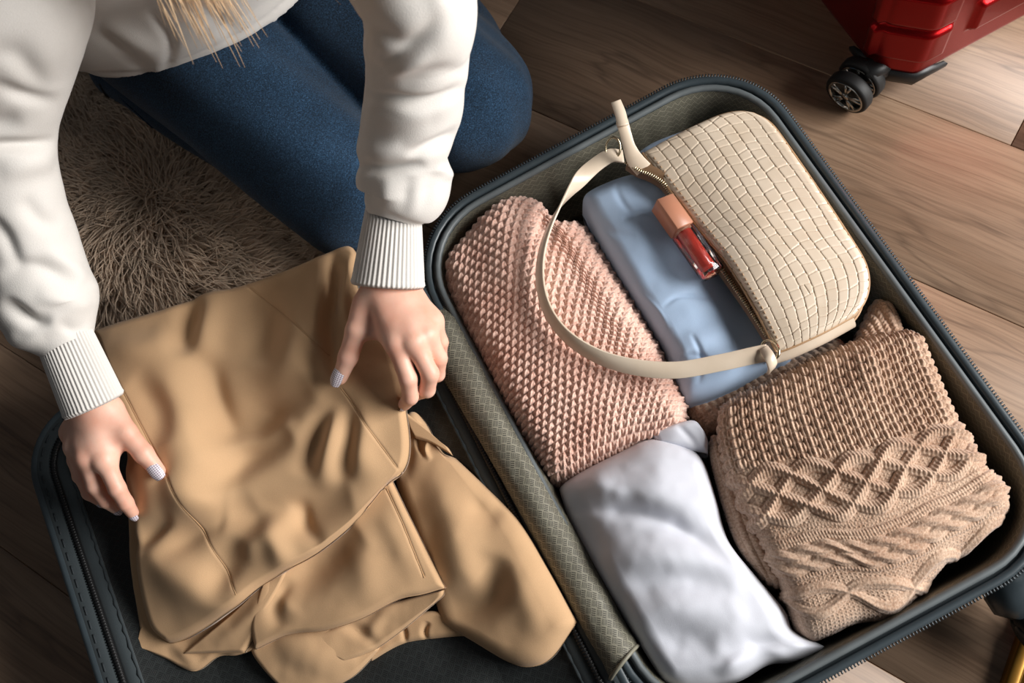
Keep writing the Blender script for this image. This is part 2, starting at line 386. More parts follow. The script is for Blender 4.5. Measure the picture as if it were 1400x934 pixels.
def denim_mat(name, c0, c1):
    mt, N, L, b = nt(name); b.inputs['Roughness'].default_value = 0.85; b.inputs['Sheen Weight'].default_value = 0.15; b.inputs['Specular IOR Level'].default_value = 0.2
    v = coords(N, L); fine = noise_tex(N, L, v, 620, 3, 0.7); big = noise_tex(N, L, v, 7, 3)
    wv = N.new('ShaderNodeTexWave'); wv.inputs['Scale'].default_value = 420; wv.bands_direction = 'DIAGONAL'; wv.inputs['Distortion'].default_value = 2.0; L.new(v, wv.inputs['Vector'])
    f = math_n(N, L, 'ADD', math_n(N, L, 'MULTIPLY', fine, 0.75), math_n(N, L, 'MULTIPLY', big, 0.25))
    c = ramp(N, L, f, [(0.38, c0), (0.56, c1), (0.68, tuple(min(1, x * 2.2 + 0.02) for x in c1[:3]) + (1,))])
    L.new(c, b.inputs['Base Color']); bump(N, L, b, math_n(N, L, 'ADD', fine, math_n(N, L, 'MULTIPLY', wv.outputs[1], 0.4)), 0.5, 0.0008); return mt
def knit_mat(name, lo, hi, hmin, hmax, fleck=0.25):
    mt, N, L, b = nt(name); b.inputs['Roughness'].default_value = 0.95; b.inputs['Sheen Weight'].default_value = 0.35; b.inputs['Specular IOR Level'].default_value = 0.1
    v = coords(N, L); fl = noise_tex(N, L, v, 420, 4, 0.7); big = noise_tex(N, L, v, 30, 2)
    c = ramp(N, L, math_n(N, L, 'ADD', math_n(N, L, 'MULTIPLY', fl, 0.7), math_n(N, L, 'MULTIPLY', big, 0.3)), [(0.36, lo), (0.62, hi)])
    L.new(c, b.inputs['Base Color']); bump(N, L, b, fl, 0.6, 0.0012); return mt
def skin_mat():
    mt, N, L, b = nt('skin'); b.inputs['Roughness'].default_value = 0.48
    b.inputs['Subsurface Weight'].default_value = 0.25; b.inputs['Subsurface Radius'].default_value = (0.012, 0.005, 0.003); b.inputs['Subsurface Scale'].default_value = 0.5
    v = coords(N, L); n = noise_tex(N, L, v, 38, 3); fine = noise_tex(N, L, v, 700, 3)
    L.new(ramp(N, L, n, [(0.3, srgb(230, 172, 148)), (0.7, srgb(241, 194, 172))]), b.inputs['Base Color'])
    bump(N, L, b, fine, 0.12, 0.0005); return mt
def gingham_mat():
    mt, N, L, b = nt('gingham_nail'); b.inputs['Roughness'].default_value = 0.35
    a = attr(N, 'puv'); sp = N.new('ShaderNodeSeparateXYZ'); L.new(a.outputs['Vector'], sp.inputs[0])
    s = lambda o: math_n(N, L, 'GREATER_THAN', math_n(N, L, 'FRACT', math_n(N, L, 'MULTIPLY', o, 450.0)), 0.5)
    k = math_n(N, L, 'MULTIPLY', math_n(N, L, 'ADD', s(sp.outputs[0]), s(sp.outputs[1])), 0.5)
    L.new(ramp(N, L, k, [(0.0, srgb(240, 236, 238)), (0.5, srgb(205, 195, 205)), (1.0, srgb(140, 120, 138))]), b.inputs['Base Color']); return mt
def glass_mat(name, col, rough=0.02):
    mt, N, L, b = nt(name); b.inputs['Base Color'].default_value = col; b.inputs['Roughness'].default_value = rough
    b.inputs['Transmission Weight'].default_value = 1.0; b.inputs['IOR'].default_value = 1.45; return mt
def leather_mat():
    mt, N, L, b = nt('cream_crocodile_leather'); b.inputs['Roughness'].default_value = 0.36; b.inputs['Coat Weight'].default_value = 0.15
    v = coords(N, L); n = noise_tex(N, L, v, 25, 3)
    c = ramp(N, L, n, [(0.3, srgb(212, 193, 170)), (0.7, srgb(224, 207, 186))])
    L.new(c, b.inputs['Base Color']); bump(N, L, b, noise_tex(N, L, v, 500, 3), 0.08, 0.0004); return mt

M_wood = wood_mat()
M_sub = plain('subfloor_board', srgb(120, 98, 76), 0.9)
M_shell = plain('charcoal_plastic', srgb(40, 47, 51), 0.35, nscale=30)
M_rim = plain('blue_grey_rim', srgb(58, 67, 72), 0.36, nscale=40, bumpk=0.05)
M_tape = fabric('zip_tape', srgb(56, 63, 66), 700, 0.7)
M_piping = plain('grey_piping', srgb(98, 104, 106), 0.45, nscale=40)
M_black = plain('black_plastic', srgb(22, 22, 23), 0.45)
M_teeth = plain('zip_teeth_grey', srgb(60, 66, 70), 0.4, metal=0.3)
M_lining = lining_mat('woven_lining', srgb(134, 130, 114), srgb(56, 54, 47), 0.0080)
M_lining_d = lining_mat('dark_divider_fabric', srgb(40, 44, 44), srgb(18, 20, 21), 0.0080)
M_thread = plain('grey_stitching', srgb(40, 46, 50), 0.8)
M_camel = fabric('camel_wool', srgb(200, 163, 124), 1100, 0.8, 0.05, 0.15)
M_camel_s = fabric('camel_seam', srgb(192, 154, 114), 1100, 0.9)
M_pink = knit_mat('pink_yarn', srgb(200, 150, 131), srgb(241, 208, 192), -0.002, 0.002)
M_tan = knit_mat('oatmeal_yarn', srgb(162, 126, 102), srgb(216, 187, 163), -0.002, 0.002)
M_white = fabric('white_cotton', srgb(208, 210, 219), 1300, 0.8, 0.02, 0.1)
M_blue = fabric('light_blue_cotton', srgb(170, 192, 219), 1300, 0.75, 0.04, 0.1)
M_sweater = fabric('white_knit', srgb(222, 217, 211), 800, 0.9, 0.03, 0.3, 0.4)
M_denim = denim_mat('blue_denim', srgb(9, 22, 35), srgb(36, 64, 90))
M_skin = skin_mat(); M_nail = gingham_mat()
M_leather = leather_mat()
M_edge = plain('tan_leather_edge', srgb(176, 140, 104), 0.5)
M_brown = fabric('zip_tape_brown', srgb(120, 92, 66), 900)
M_gold = plain('pale_gold_metal', srgb(205, 190, 160), 0.25, metal=1.0)
M_silver = plain('silver_metal', srgb(190, 188, 182), 0.2, metal=1.0)
M_brass = plain('brass_gold', srgb(168, 122, 50), 0.35, metal=0.55, nscale=80)
M_cap = plain('rose_brown_cap', srgb(180, 124, 98), 0.35, nscale=40, nvar=0.03)
M_glass = glass_mat('clear_glass', (1, 0.985, 0.985, 1))
M_gloss = plain('red_gloss', srgb(190, 62, 50), 0.25, coat=0.3)
M_red = plain('red_polycarbonate', srgb(150, 6, 10), 0.30, metal=0.85, coat=0.1, nscale=700, nvar=0.12, bumpk=0.03)
M_hub = plain('dark_silver_hub', srgb(120, 120, 118), 0.3, metal=0.9)
M_rubber = plain('black_rubber', srgb(20, 20, 20), 0.6)
M_fur = plain('taupe_fur', srgb(226, 200, 174), 0.6, nscale=25, nvar=0.2, sheen=0.3)
M_furbase = plain('fur_backing', srgb(120, 98, 78), 0.95)
M_hair = plain('blonde_hair', srgb(222, 188, 150), 0.5, nscale=60, nvar=0.15)
M_iris = plain('eye_white', srgb(235, 232, 228), 0.2); M_lip = plain('lip_pink', srgb(190, 100, 92), 0.4); M_dark = plain('pupil_brown', srgb(60, 38, 25), 0.2)

# ------------------------------------------------------------------ floor: subfloor with planks as parts
ang = math.radians(-58.0)
v, f = box((0.1, 0.5, -0.017), (4.4, 4.4, 0.01)); floor = mk('floor', v, f, M_sub, smooth=False); tag(floor, 'brown oak laminate floor of wide planks', kind='structure')
PW, PL = 0.215, 1.32
v, f = box((0, 0, -0.0062), (PL - 0.0009, PW - 0.0009, 0.0124), bev=0.0007)
plank_me = mesh_from('plank', v, f); plank_me.materials.append(M_wood)
dx = np.array([math.cos(ang), math.sin(ang)]); nn = np.array([-dx[1], dx[0]])
for r in range(-8, 9):
    noff = 0.6425 + PW * r
    s0 = (0.21 * dx[0] + 0.876 * dx[1]) if r == 0 else random.uniform(0, PL)
    for k in range(-3, 4):
        c = dx * (s0 + PL * (k + 0.5)) + nn * noff
        if abs(c[0] - 0.1) > 2.0 or abs(c[1] - 0.5) > 2.0: continue
        o = bpy.data.objects.new('plank', plank_me); COL.objects.link(o); o.parent = floor
        o.location = (c[0], c[1], 0); o.rotation_euler = (0, 0, ang)
#@@SUITCASE
# ------------------------------------------------------------------ open suitcase
RIM = 0.125
def rrect(x0, x1, y0, y1, r, ins=0.0, n=10, per=26):
    """rounded rectangle, counter-clockwise, fixed point count"""
    x0 += ins; x1 -= ins; y0 += ins; y1 -= ins; r = max(r - ins, 0.012); out = []
    cs = [(x1 - r, y0 + r, -90), (x1 - r, y1 - r, 0), (x0 + r, y1 - r, 90), (x0 + r, y0 + r, 180)]
    for q, (cx, cy, a0) in enumerate(cs):
        for k in range(n + 1):
            a = math.radians(a0 + 90 * k / n); out.append((cx + r * math.cos(a), cy + r * math.sin(a)))
        nx_, ny_, a1 = cs[(q + 1) % 4]; a = math.radians(a1); e = (nx_ + r * math.cos(a), ny_ + r * math.sin(a)); s = out[-1]
        for k in range(1, per): t = k / per; out.append((s[0] + (e[0] - s[0]) * t, s[1] + (e[1] - s[1]) * t))
    return np.array(out)
def arclen(p):
    q = np.vstack([p, p[:1]]); return np.concatenate([[0], np.cumsum(np.linalg.norm(np.diff(q, axis=0), axis=1))])
def loft(spec, rings, cap_last=False, disp=None):
    """rings: list of (inset, z) around the rounded rectangle spec"""
    V = []; UV = []; acc = 0; prev = None
    for ins, z in rings:
        p = rrect(*spec, ins=ins); k = len(p)
        if prev is not None: acc += math.hypot(ins - prev[0], z - prev[1])
        prev = (ins, z); q = np.c_[p, np.full(k, z)]; s = arclen(rrect(*spec))[:k]
        if disp is not None: q = disp(q, s, ins, z)
        V.append(q); UV.append(np.c_[s, np.full(k, acc)])
    f = [grid_faces(len(rings), k, wv=True)]; V = np.vstack(V); UV = np.vstack(UV)
    if cap_last:
        b = (len(rings) - 1) * k; ar = np.arange(k); c = V[b:b + k].mean(0); V = np.vstack([V, c]); UV = np.vstack([UV, c[:2]])
        f.append(np.stack([b + ar, np.full(k, len(V) - 1), b + (ar + 1) % k], -1)[:, ::-1])
    return V, f, UV
case = thing('suitcase', 'open charcoal grey suitcase with patterned lining, packed with folded clothes', 'suitcase', (0, 0.26, 0))
RS = (-0.060, 0.412, -0.070, 0.590, 0.105); LS = (-0.582, -0.059, -0.070, 0.600, 0.075)
for half, S in (('right', RS), ('left', LS)):
    v, f, uv = loft(S, [(0.002, RIM - 0.006), (0.0, RIM - 0.014), (0.0, 0.07), (0.004, 0.035), (0.016, 0.012), (0.04, 0.003)], True)
    sh = mk('shell', v, f, M_shell, case)
    for q in range(7):      # moulded ribs along the outside of the shell
        x = S[0] + 0.09 + q * 0.05; vv, ff = box((x, 0.26, 0.003), (0.014, 0.5, 0.004), bev=0.0015); mk('moulded_rib', vv, ff, M_shell, sh)
# right half: zip tape, groove, piping, deep lining with pleats at the corners
v, f, uv = loft(RS, [(0.0, RIM - 0.008), (-0.0005, RIM - 0.001), (0.002, RIM + 0.001), (0.0075, RIM + 0.0005), (0.0085, RIM - 0.004)]); mk('zip_tape', v, f, M_rim, case)
v, f, uv = loft(RS, [(0.0075, RIM - 0.004), (0.012, RIM - 0.004)]); mk('rim_groove', v, f, M_shell, case)
p = rrect(*RS, ins=0.0155); v, f = tube(np.c_[p, np.full(len(p), RIM - 0.0015)], 0.0042, 8, closed=True); mk('rim_piping', v, f, M_piping, case)
def pleats(q, s, ins, z):
    L = arclen(rrect(*RS))[-1]; d = (RIM - z) / RIM
    tot = arclen(rrect(*RS)); h = 0.0
    ph = s * 2 * math.pi / 0.036 + 1.3 * np.sin(s * 9)
    corner = np.exp(-(((s - 0.74) / 0.14) ** 2)) + np.exp(-(((s - 1.16) / 0.12) ** 2)) + np.exp(-(((s - 0.95) / 0.07) ** 2)) * 0.8
    h = 0.006 * np.maximum(np.sin(ph), -0.3) ** 3 * corner * np.sin(np.clip(d, 0, 1) * math.pi) + 0.002 * vnoise(s * 14, s * 0 + z * 30)
    c = np.array([(RS[0] + RS[1]) / 2, (RS[2] + RS[3]) / 2]); w = c - q[:, :2]; w /= np.linalg.norm(w, axis=1, keepdims=True)
    q = q.copy(); q[:, :2] += w * h[:, None]; return q
v, f, uv = loft(RS, [(0.019, RIM - 0.003), (0.021, RIM - 0.012), (0.022, RIM - 0.025), (0.023, RIM - 0.045), (0.025, RIM - 0.065), (0.028, 0.035), (0.034, 0.016), (0.05, 0.010)], True, pleats); mk('lining', v, f, M_lining, case, uv=uv)
def teeth_ring(S, ins, z, pitch, size, parent, mat, span=None):
    p = rrect(*S, ins=ins, n=24, per=60); s = arclen(p); q = np.vstack([p, p[:1]]); parts = []
    for a in np.arange(0, s[-1], pitch):
        x = np.interp(a, s, q[:, 0]); y = np.interp(a, s, q[:, 1]); x2 = np.interp(a + 0.001, s, q[:, 0]); y2 = np.interp(a + 0.001, s, q[:, 1])
        d = np.array([x2 - x, y2 - y]); d /= np.linalg.norm(d) + 1e-9; R = np.array([[d[0], d[1], 0], [-d[1], d[0], 0], [0, 0, 1]])
        parts.append(box((x, y, z), size, R))
    v, f = merge(parts); o = mk('zip_teeth', v, f, mat, parent, smooth=False); o['kind'] = 'stuff'; return o
teeth_ring(RS, -0.0015, RIM - 0.002, 0.0036, (0.0018, 0.004, 0.0022), case, M_teeth)
# left half: glossy rim, stitched tape, zip coil, inner tape, scalloped seam and flat divider
v, f, uv = loft(LS, [(0.0, RIM - 0.012), (-0.0005, RIM - 0.003), (0.002, RIM + 0.0005), (0.006, RIM + 0.001), (0.009, RIM - 0.0005)]); mk('rim_edge', v, f, M_rim, case)
v, f, uv = loft(LS, [(0.0085, RIM - 0.001), (0.012, RIM - 0.0002), (0.022, RIM - 0.003), (0.0245, RIM - 0.006)]); mk('stitched_tape', v, f, M_tape, case)
p = rrect(*LS, ins=0.0142, n=24, per=60); s = arclen(p); q = np.vstack([p, p[:1]]); parts = []
for a in np.arange(0, s[-1], 0.017):
    seg = [(np.interp(b, s, q[:, 0]), np.interp(b, s, q[:, 1]), RIM - 0.0006) for b in np.linspace(a, a + 0.0105, 4)]; parts.append(tube(seg, 0.0011, 5))
v, f = merge(parts); o = mk('stitching', v, f, M_thread, case); o['kind'] = 'stuff'
p = rrect(*LS, ins=0.0275); v, f = tube(np.c_[p, np.full(len(p), RIM - 0.006)], 0.0034, 8, closed=True); mk('zip_coil', v, f, M_black, case)
teeth_ring(LS, 0.0275, RIM - 0.0032, 0.0034, (0.0016, 0.0062, 0.0018), case, M_black)
v, f, uv = loft(LS, [(0.030, RIM - 0.008), (0.033, RIM - 0.0065), (0.040, RIM - 0.008), (0.044, RIM - 0.011)]); mk('inner_tape', v, f, M_tape, case)
p = rrect(*LS, ins=0.0445, n=30, per=80); s = arclen(p)[:len(p)]; c0 = np.c_[p, RIM - 0.011 + 0.0008 * np.sin(s * 2 * math.pi / 0.017)]
v, f = tube(c0, 0.0019 + 0.0004 * np.sin(s * 2 * math.pi / 0.017), 7, closed=True); mk('scalloped_seam', v, f, M_tape, case)
def slack(q, s, ins, z):
    q = q.copy(); q[:, 2] += 0.004 * fbm(q[:, 0] * 16, q[:, 1] * 16, 3); return q
v, f, uv = loft(LS, [(0.044, RIM - 0.013), (0.06, RIM - 0.019), (0.09, RIM - 0.025), (0.12, RIM - 0.029)], False, slack)
f = [g for g in f]; gx, gy = np.meshgrid(np.linspace(LS[0] + 0.119, LS[1] - 0.119, 60), np.linspace(LS[2] + 0.119, LS[3] - 0.119, 110), indexing='ij')
pg = np.stack([gx, gy, RIM - 0.029 + 0.004 * fbm(gx * 16, gy * 16, 3)], -1).reshape(-1, 3)
f.append(grid_faces(60, 110, off=len(v))); v = np.vstack([v, pg])
mk('divider_panel', v, f, M_lining_d, case, uv=v[:, :2])
# hinge: padded sleeve of lining between the halves with strips running on beyond it
hx = -0.0805; y0, y1 = 0.033, 0.468
ny, na = 120, 26; V = []; UV = []
for i in range(ny):
    t = i / (ny - 1); y = y0 + (y1 - y0) * t
    e = min(1, (1 - t) / 0.05, 1); w = 0.0205 + 0.0055 * t + 0.001 * math.sin(t * 9) - 0.006 * (1 - e); hx = -0.0565 - 0.0105 * t
    if t < 0.03: w += 0.001
    for k in range(na):
        a = math.pi * (1 - k / (na - 1)) ; ca, sa = math.cos(a), max(0, math.sin(a)) ** 0.75
        V.append((hx + w * ca, y + 0.012 * ca * (1 if t > 0.5 else 0.7), 0.104 + (0.034 - 0.010 * (1 - e)) * sa + 0.0015 * float(fbm(np.array(t * 20), np.array(ca * 1.5), 5))))
        UV.append((t * (y1 - y0), a * 0.026))
mk('hinge_sleeve', V, grid_faces(ny, na), M_lining, case, uv=np.array(UV))
v, f = tube([(-0.0565 + 0.0212 * math.cos(a), y0 + 0.0085 * math.cos(a), 0.104 + 0.035 * max(0, math.sin(a)) ** 0.75) for a in np.linspace(math.pi, 0, 20)], 0.0022, 6); mk('sleeve_hem', v, f, M_lining, case, uv=np.zeros((len(v), 2)))
v, f = box((-0.063, 0.255, 0.06), (0.012, 0.60, 0.11), bev=0.003); mk('hinge_spine', v, f, M_black, case)
# spinner wheels on the short end
for x in (0.335, 0.03, -0.20, -0.50):
    y = -0.070; s_ = scale_at((x, y, 0.05))
    v, f = box((x, y - 0.018, 0.062), (0.062, 0.05, 0.05), bev=0.016); h_ = mk('wheel_housing', v, f, M_rim, case)
    for sx in (-1, 1):
        a = np.linspace(0, 2 * math.pi, 28, endpoint=False); ringp = np.c_[np.full(28, x + sx * 0.012), y - 0.058 + 0.016 * np.cos(a), 0.055 + 0.016 * np.sin(a)]
        v, f = tube(ringp, 0.0085, 10, closed=True); mk('wheel_tyre', v, f, M_rubber, h_)
    v, f = tube([(x - 0.02, y - 0.058, 0.055), (x + 0.02, y - 0.058, 0.055)], 0.012, 16); mk('wheel_hub', v, f, M_shell, h_)
    v, f = box((x, y - 0.044, 0.066), (0.012, 0.03, 0.02), bev=0.004); mk('wheel_fork', v, f, M_shell, h_)

# ------------------------------------------------------------------ red suitcase standing behind
red = thing('suitcase', 'upright glossy red hard-shell suitcase standing on silver-hubbed wheels', 'suitcase', (0.75, 0.6, 0))
X0, X1, Y0, Y1, ZB, ZT = 0.562, 0.962, 0.479, 0.779, 0.038, 0.62; CH = 0.036
NP_, NZ_ = 460, 230
poly = np.array([(X0 + CH, Y0), (X1 - CH, Y0), (X1, Y0 + CH), (X1, Y1 - CH), (X1 - CH, Y1), (X0 + CH, Y1), (X0, Y1 - CH), (X0, Y0 + CH)])
base = []
for i in range(8):
    a, b = poly[i], poly[(i + 1) % 8]; n_ = 110 if i in (0, 4) else (70 if i in (2, 6) else 22)
    base += [a + (b - a) * t for t in np.linspace(0, 1, n_, endpoint=False)]
base = np.array(base)
for _ in range(6): base = 0.5 * base + 0.25 * (np.roll(base, 1, 0) + np.roll(base, -1, 0))
k = len(base); s = arclen(base)[:k]
nrm = np.roll(base, -1, 0) - np.roll(base, 1, 0); nrm /= np.linalg.norm(nrm, axis=1, keepdims=True); nrm = np.c_[nrm[:, 1], -nrm[:, 0]]
def bevel_box(a, a0, a1, b, b0, b1, e): 
    d = np.minimum(np.minimum(a - a0, a1 - a), np.minimum(b - b0, b1 - b)); return np.clip(d / e, 0, 1)
def red_relief(x, y, z, ny_):
    h = np.zeros_like(x)
    for cx in (X0, X1):
        dx_ = np.abs(x - cx) + 0.0 * y
        for q in range(8):          # stacked corner blocks wrapping each vertical corner
            z0 = 0.080 + q * 0.065; side = np.where(np.abs(ny_) > 0.3, dx_, 0.02)
            h += 0.007 * bevel_box(side, -0.05, 0.066, z, z0, z0 + 0.059, 0.005) * (np.minimum(y - Y0, Y1 - y) < 0.05)
    for q in range(6):               # long raised bars on the wide faces
        z0 = 0.098 + q * 0.088
        h += 0.008 * bevel_box(x, X0 + 0.092, X1 - 0.092, z, z0, z0 + 0.055, 0.006) * (np.abs(ny_) > 0.9)
    return h
zz = np.concatenate([ZB + 0.018 * (1 - np.cos(np.linspace(0, math.pi / 2, 10))) * 1.0, np.linspace(ZB + 0.020, ZT - 0.032, 210), ZT - 0.03 + 0.03 * np.sin(np.linspace(0.02, math.pi / 2, 10))])
V = []
for z in zz:
    e = min(z - ZB, ZT - z); er = 0.018 if z < 0.2 else 0.03; ins = 0.0 if e > er else er * (1 - math.sqrt(max(0, 1 - (1 - e / er) ** 2)))
    h = red_relief(base[:, 0], base[:, 1], np.full(k, z), nrm[:, 1]) - ins; V.append(np.c_[base + nrm * h[:, None], np.full(k, z)])
V = np.array(V).reshape(-1, 3); nz = len(zz); fs = [grid_faces(nz, k, wv=True)]
V = np.vstack([V, [(X0 + X1) / 2, (Y0 + Y1) / 2, ZB], [(X0 + X1) / 2, (Y0 + Y1) / 2, ZT]]); ar = np.arange(k)
fs.append(np.stack([ar, np.full(k, len(V) - 2), (ar + 1) % k], -1)); fs.append(np.stack([(nz - 1) * k + (ar + 1) % k, np.full(k, len(V) - 1), (nz - 1) * k + ar], -1))
mk('shell', V, [g[:, ::-1] for g in fs], M_red, red)
yc = (Y0 + Y1) / 2; bb = rrect(X0 - 0.002, X1 + 0.002, yc - 0.012, yc + 0.012, 0.012)
prof_ = [(X0 - 0.003, yc, ZB + 0.05), (X0 - 0.003, yc, ZT - 0.06), (X0 + 0.05, yc, ZT + 0.003), (X1 - 0.05, yc, ZT + 0.003), (X1 + 0.003, yc, ZT - 0.06), (X1 + 0.003, yc, ZB + 0.05)]
v, f = tube(catmull(prof_, 90), 0.009, 8); mk('zip_band', v, f, M_black, red)
for cx, cy in ((X0, Y0), (X1, Y0), (X0, Y1), (X1, Y1)):
    sx = 1 if cx == X0 else -1; sy = 1 if cy == Y0 else -1
    # black corner guard hugging the rounded lower corner
    pts = [(cx + sx * 0.085, cy - sy * 0.001), (cx + sx * 0.07, cy - sy * 0.002), (cx + sx * 0.055, cy - sy * 0.003), (cx + sx * CH, cy - sy * 0.003), (cx + sx * CH * 0.5, cy + sy * (CH * 0.5 - 0.003)), (cx - sx * 0.003, cy + sy * CH), (cx - sx * 0.003, cy + sy * 0.06), (cx - sx * 0.001, cy + sy * 0.085)]
    pts = np.array(pts); n_ = len(pts); cen = np.array([cx + sx * 0.06, cy + sy * 0.06]); G = []
    hts = 0.026 * np.ones(n_); hts[0] = 0.012; hts[1] = 0.018; hts[-1] = 0.012
    for dz_, sc in ((0.0, 0.80), (0.0, 0.93), (0.35, 0.985), (1.0, 1.0), (1.02, 0.9)):
        G.append(np.c_[cen + (pts - cen) * sc, 0.024 + hts * dz_])
    g = mk('corner_guard', np.vstack(G), grid_faces(5, n_), M_black, red)
    hub = np.array([cx - sx * 0.022, cy + sy * 0.036, 0.0306]); d = np.array([-sx * 0.93, -sy * 0.36, 0]); d /= np.linalg.norm(d); t_ = np.array([-d[1], d[0], 0])
    a = np.linspace(0, 2 * math.pi, 40, endpoint=False)
    for off in (0.013, -0.013):
        cc = hub + d * off; prof2 = [(0.0250, 0.009), (0.0290, 0.008), (0.0306, 0.005), (0.0306, -0.005), (0.0290, -0.008), (0.0245, -0.009), (0.0240, 0.0)]
        G = np.array([[cc + d * w + r * (math.cos(q) * t_ + math.sin(q) * np.array([0, 0, 1])) for w_ in (0,)][0] for (r, w) in prof2 for q in a])
        ty = mk('wheel_tyre', G, grid_faces(len(prof2), 40, wu=True, wv=True), M_rubber, red)
        G = np.array([cc + d * w + r * (math.cos(q) * t_ + math.sin(q) * np.array([0, 0, 1])) for (r, w) in ((0.0, 0.001), (0.012, 0.001), (0.0242, 0.001)) for q in a])
        mk('hub_plate', G, grid_faces(3, 40, wv=True), M_hub, ty)
        G = np.array([cc + d * w + r * (math.cos(q) * t_ + math.sin(q) * np.array([0, 0, 1])) for (r, w) in ((0.0226, 0.003), (0.0226, 0.009), (0.0252, 0.0098), (0.0256, 0.003)) for q in a])
        mk('hub_ring', G, grid_faces(4, 40, wv=True), M_silver, ty)
        for q in range(5):
            for dq in (-0.17, 0.17):
                aa = q * 2 * math.pi / 5 + 0.3; p0 = cc + d * 0.0085 + 0.003 * (math.cos(aa) * t_ + math.sin(aa) * np.array([0, 0, 1])); p1 = cc + d * 0.0075 + 0.0232 * (math.cos(aa + dq) * t_ + math.sin(aa + dq) * np.array([0, 0, 1]))
                vv, ff = tube([p0, p1], [0.0017, 0.0021], 6); mk('spoke', vv, ff, M_silver, ty)
        vv, ff = tube([cc + d * 0.004, cc + d * 0.0102], 0.0052, 14); mk('hub_cap', vv, ff, M_silver, ty)
    vv, ff = box(hub + np.array([sx * 0.024, 0, 0.016]), (0.040, 0.03, 0.03), bev=0.008); mk('wheel_fork', vv, ff, M_black, red)
hp = catmull([(0.70, yc + 0.06, ZT - 0.002), (0.705, yc + 0.06, ZT + 0.028), (0.757, yc + 0.06, ZT + 0.034), (0.809, yc + 0.06, ZT + 0.028), (0.814, yc + 0.06, ZT - 0.002)], 40); v, f = tube(hp, 0.009, 10); mk('carry_handle', v, f, M_black, red)

# ------------------------------------------------------------------ gold frame edge at the corner
gd = np.array([0.797, 0.604, 0]); gp = np.array([0.604, -0.797, 0]); g0 = at(1366, 934, 0.0)
fr = thing('picture_frame', 'gold-coloured grooved rectangular frame lying flat on the wood floor', 'frame', tuple(g0 + gp * 0.14))
gW, gL = 0.26, 0.36; gs = g0 - gd * 0.12
for (a, b_, ln, nrm_) in ((gs, gd, gL, gp), (gs + gd * gL, gp, gW, -gd), (gs + gd * gL + gp * gW, -gd, gL, -gp), (gs + gp * gW, -gp, gW, gd)):
    prof3 = [(0.0, 0.0), (0.0, 0.016), (0.003, 0.019), (0.012, 0.019), (0.0135, 0.0165), (0.0155, 0.0165), (0.017, 0.019), (0.027, 0.0185), (0.0285, 0.016), (0.031, 0.016), (0.033, 0.013), (0.036, 0.012), (0.036, 0.0)]
    V = [];
    for e in (0, 1):
        for (w, z) in prof3:
            q = a + b_ * (w if e == 0 else ln - w) + nrm_ * w; V.append((q[0], q[1], z))
    mk('frame_rail', V, grid_faces(2, len(prof3)), M_brass, fr, smooth=False)
cc = gs + gd * gL / 2 + gp * gW / 2; R = np.array([gd, gp * -1, [0, 0, 1]]); v, f = box((cc[0], cc[1], 0.005), (gL - 0.06, gW - 0.06, 0.006), R); mk('backing_panel', v, f, M_black, fr, smooth=False)
#@@CLOTHES
# ------------------------------------------------------------------ packed clothes
def pink_knit(U, V, lu, lv):
    wu, wv = 0.0098, 0.0076
    b = V / wv + 0.35 * np.sin(U * 18); row = np.floor(b); fb = b - row - 0.5
    a = U / wu + 0.5 * (row % 2) + 0.25 * fb + 0.3 * np.sin(V * 15) + 0.25 * fbm(U * 60, V * 60, 9, 2); ca = np.floor(a); fa = a - ca - 0.5
    r = _hash(ca, row, 2.0)
    bl = np.clip(1 - (2.05 * fa) ** 2, 0, 1) ** 0.6 * np.clip(1 - (2.1 * fb) ** 2, 0, 1) ** 0.6
    sp = 0.18 * np.cos(fa * 2 * math.pi * 2 + 6 * fb)
    return 0.0042 * (bl * (0.8 + 0.35 * r + sp)) + 0.0006 * fbm(U * 900, V * 900, 4, 2)
pk = cloth('jumper', [(600, 352), (622, 318), (655, 282), (690, 258), (728, 262), (752, 290), (792, 290)], [(792, 290), (822, 330), (868, 405), (908, 478), (936, 545), (934, 578)],
      [(750, 655), (775, 648), (805, 630), (860, 604), (905, 590), (934, 578)], [(600, 352), (608, 395), (640, 458), (680, 535), (715, 600), (750, 655)],
      [(600, 352, .128), (690, 262, .135), (790, 290, .13), (700, 400, .15), (850, 450, .147), (934, 570, .134), (750, 655, .128), (640, 460, .136), (780, 530, .150)], M_pink, None, (400, 420), 0.030, 0.050, 0.055,
      folds=[([(735, 265), (742, 300), (745, 340)], 12, -0.012), ([(690, 275), (700, 330), (690, 400)], 28, 0.008), ([(625, 335), (660, 300)], 14, -0.004)], noise=0.004, nscale=14, pattern=pink_knit)
tag(pk.o, 'chunky pale pink hand-knitted jumper folded beside the hinge of the open suitcase', 'jumper')

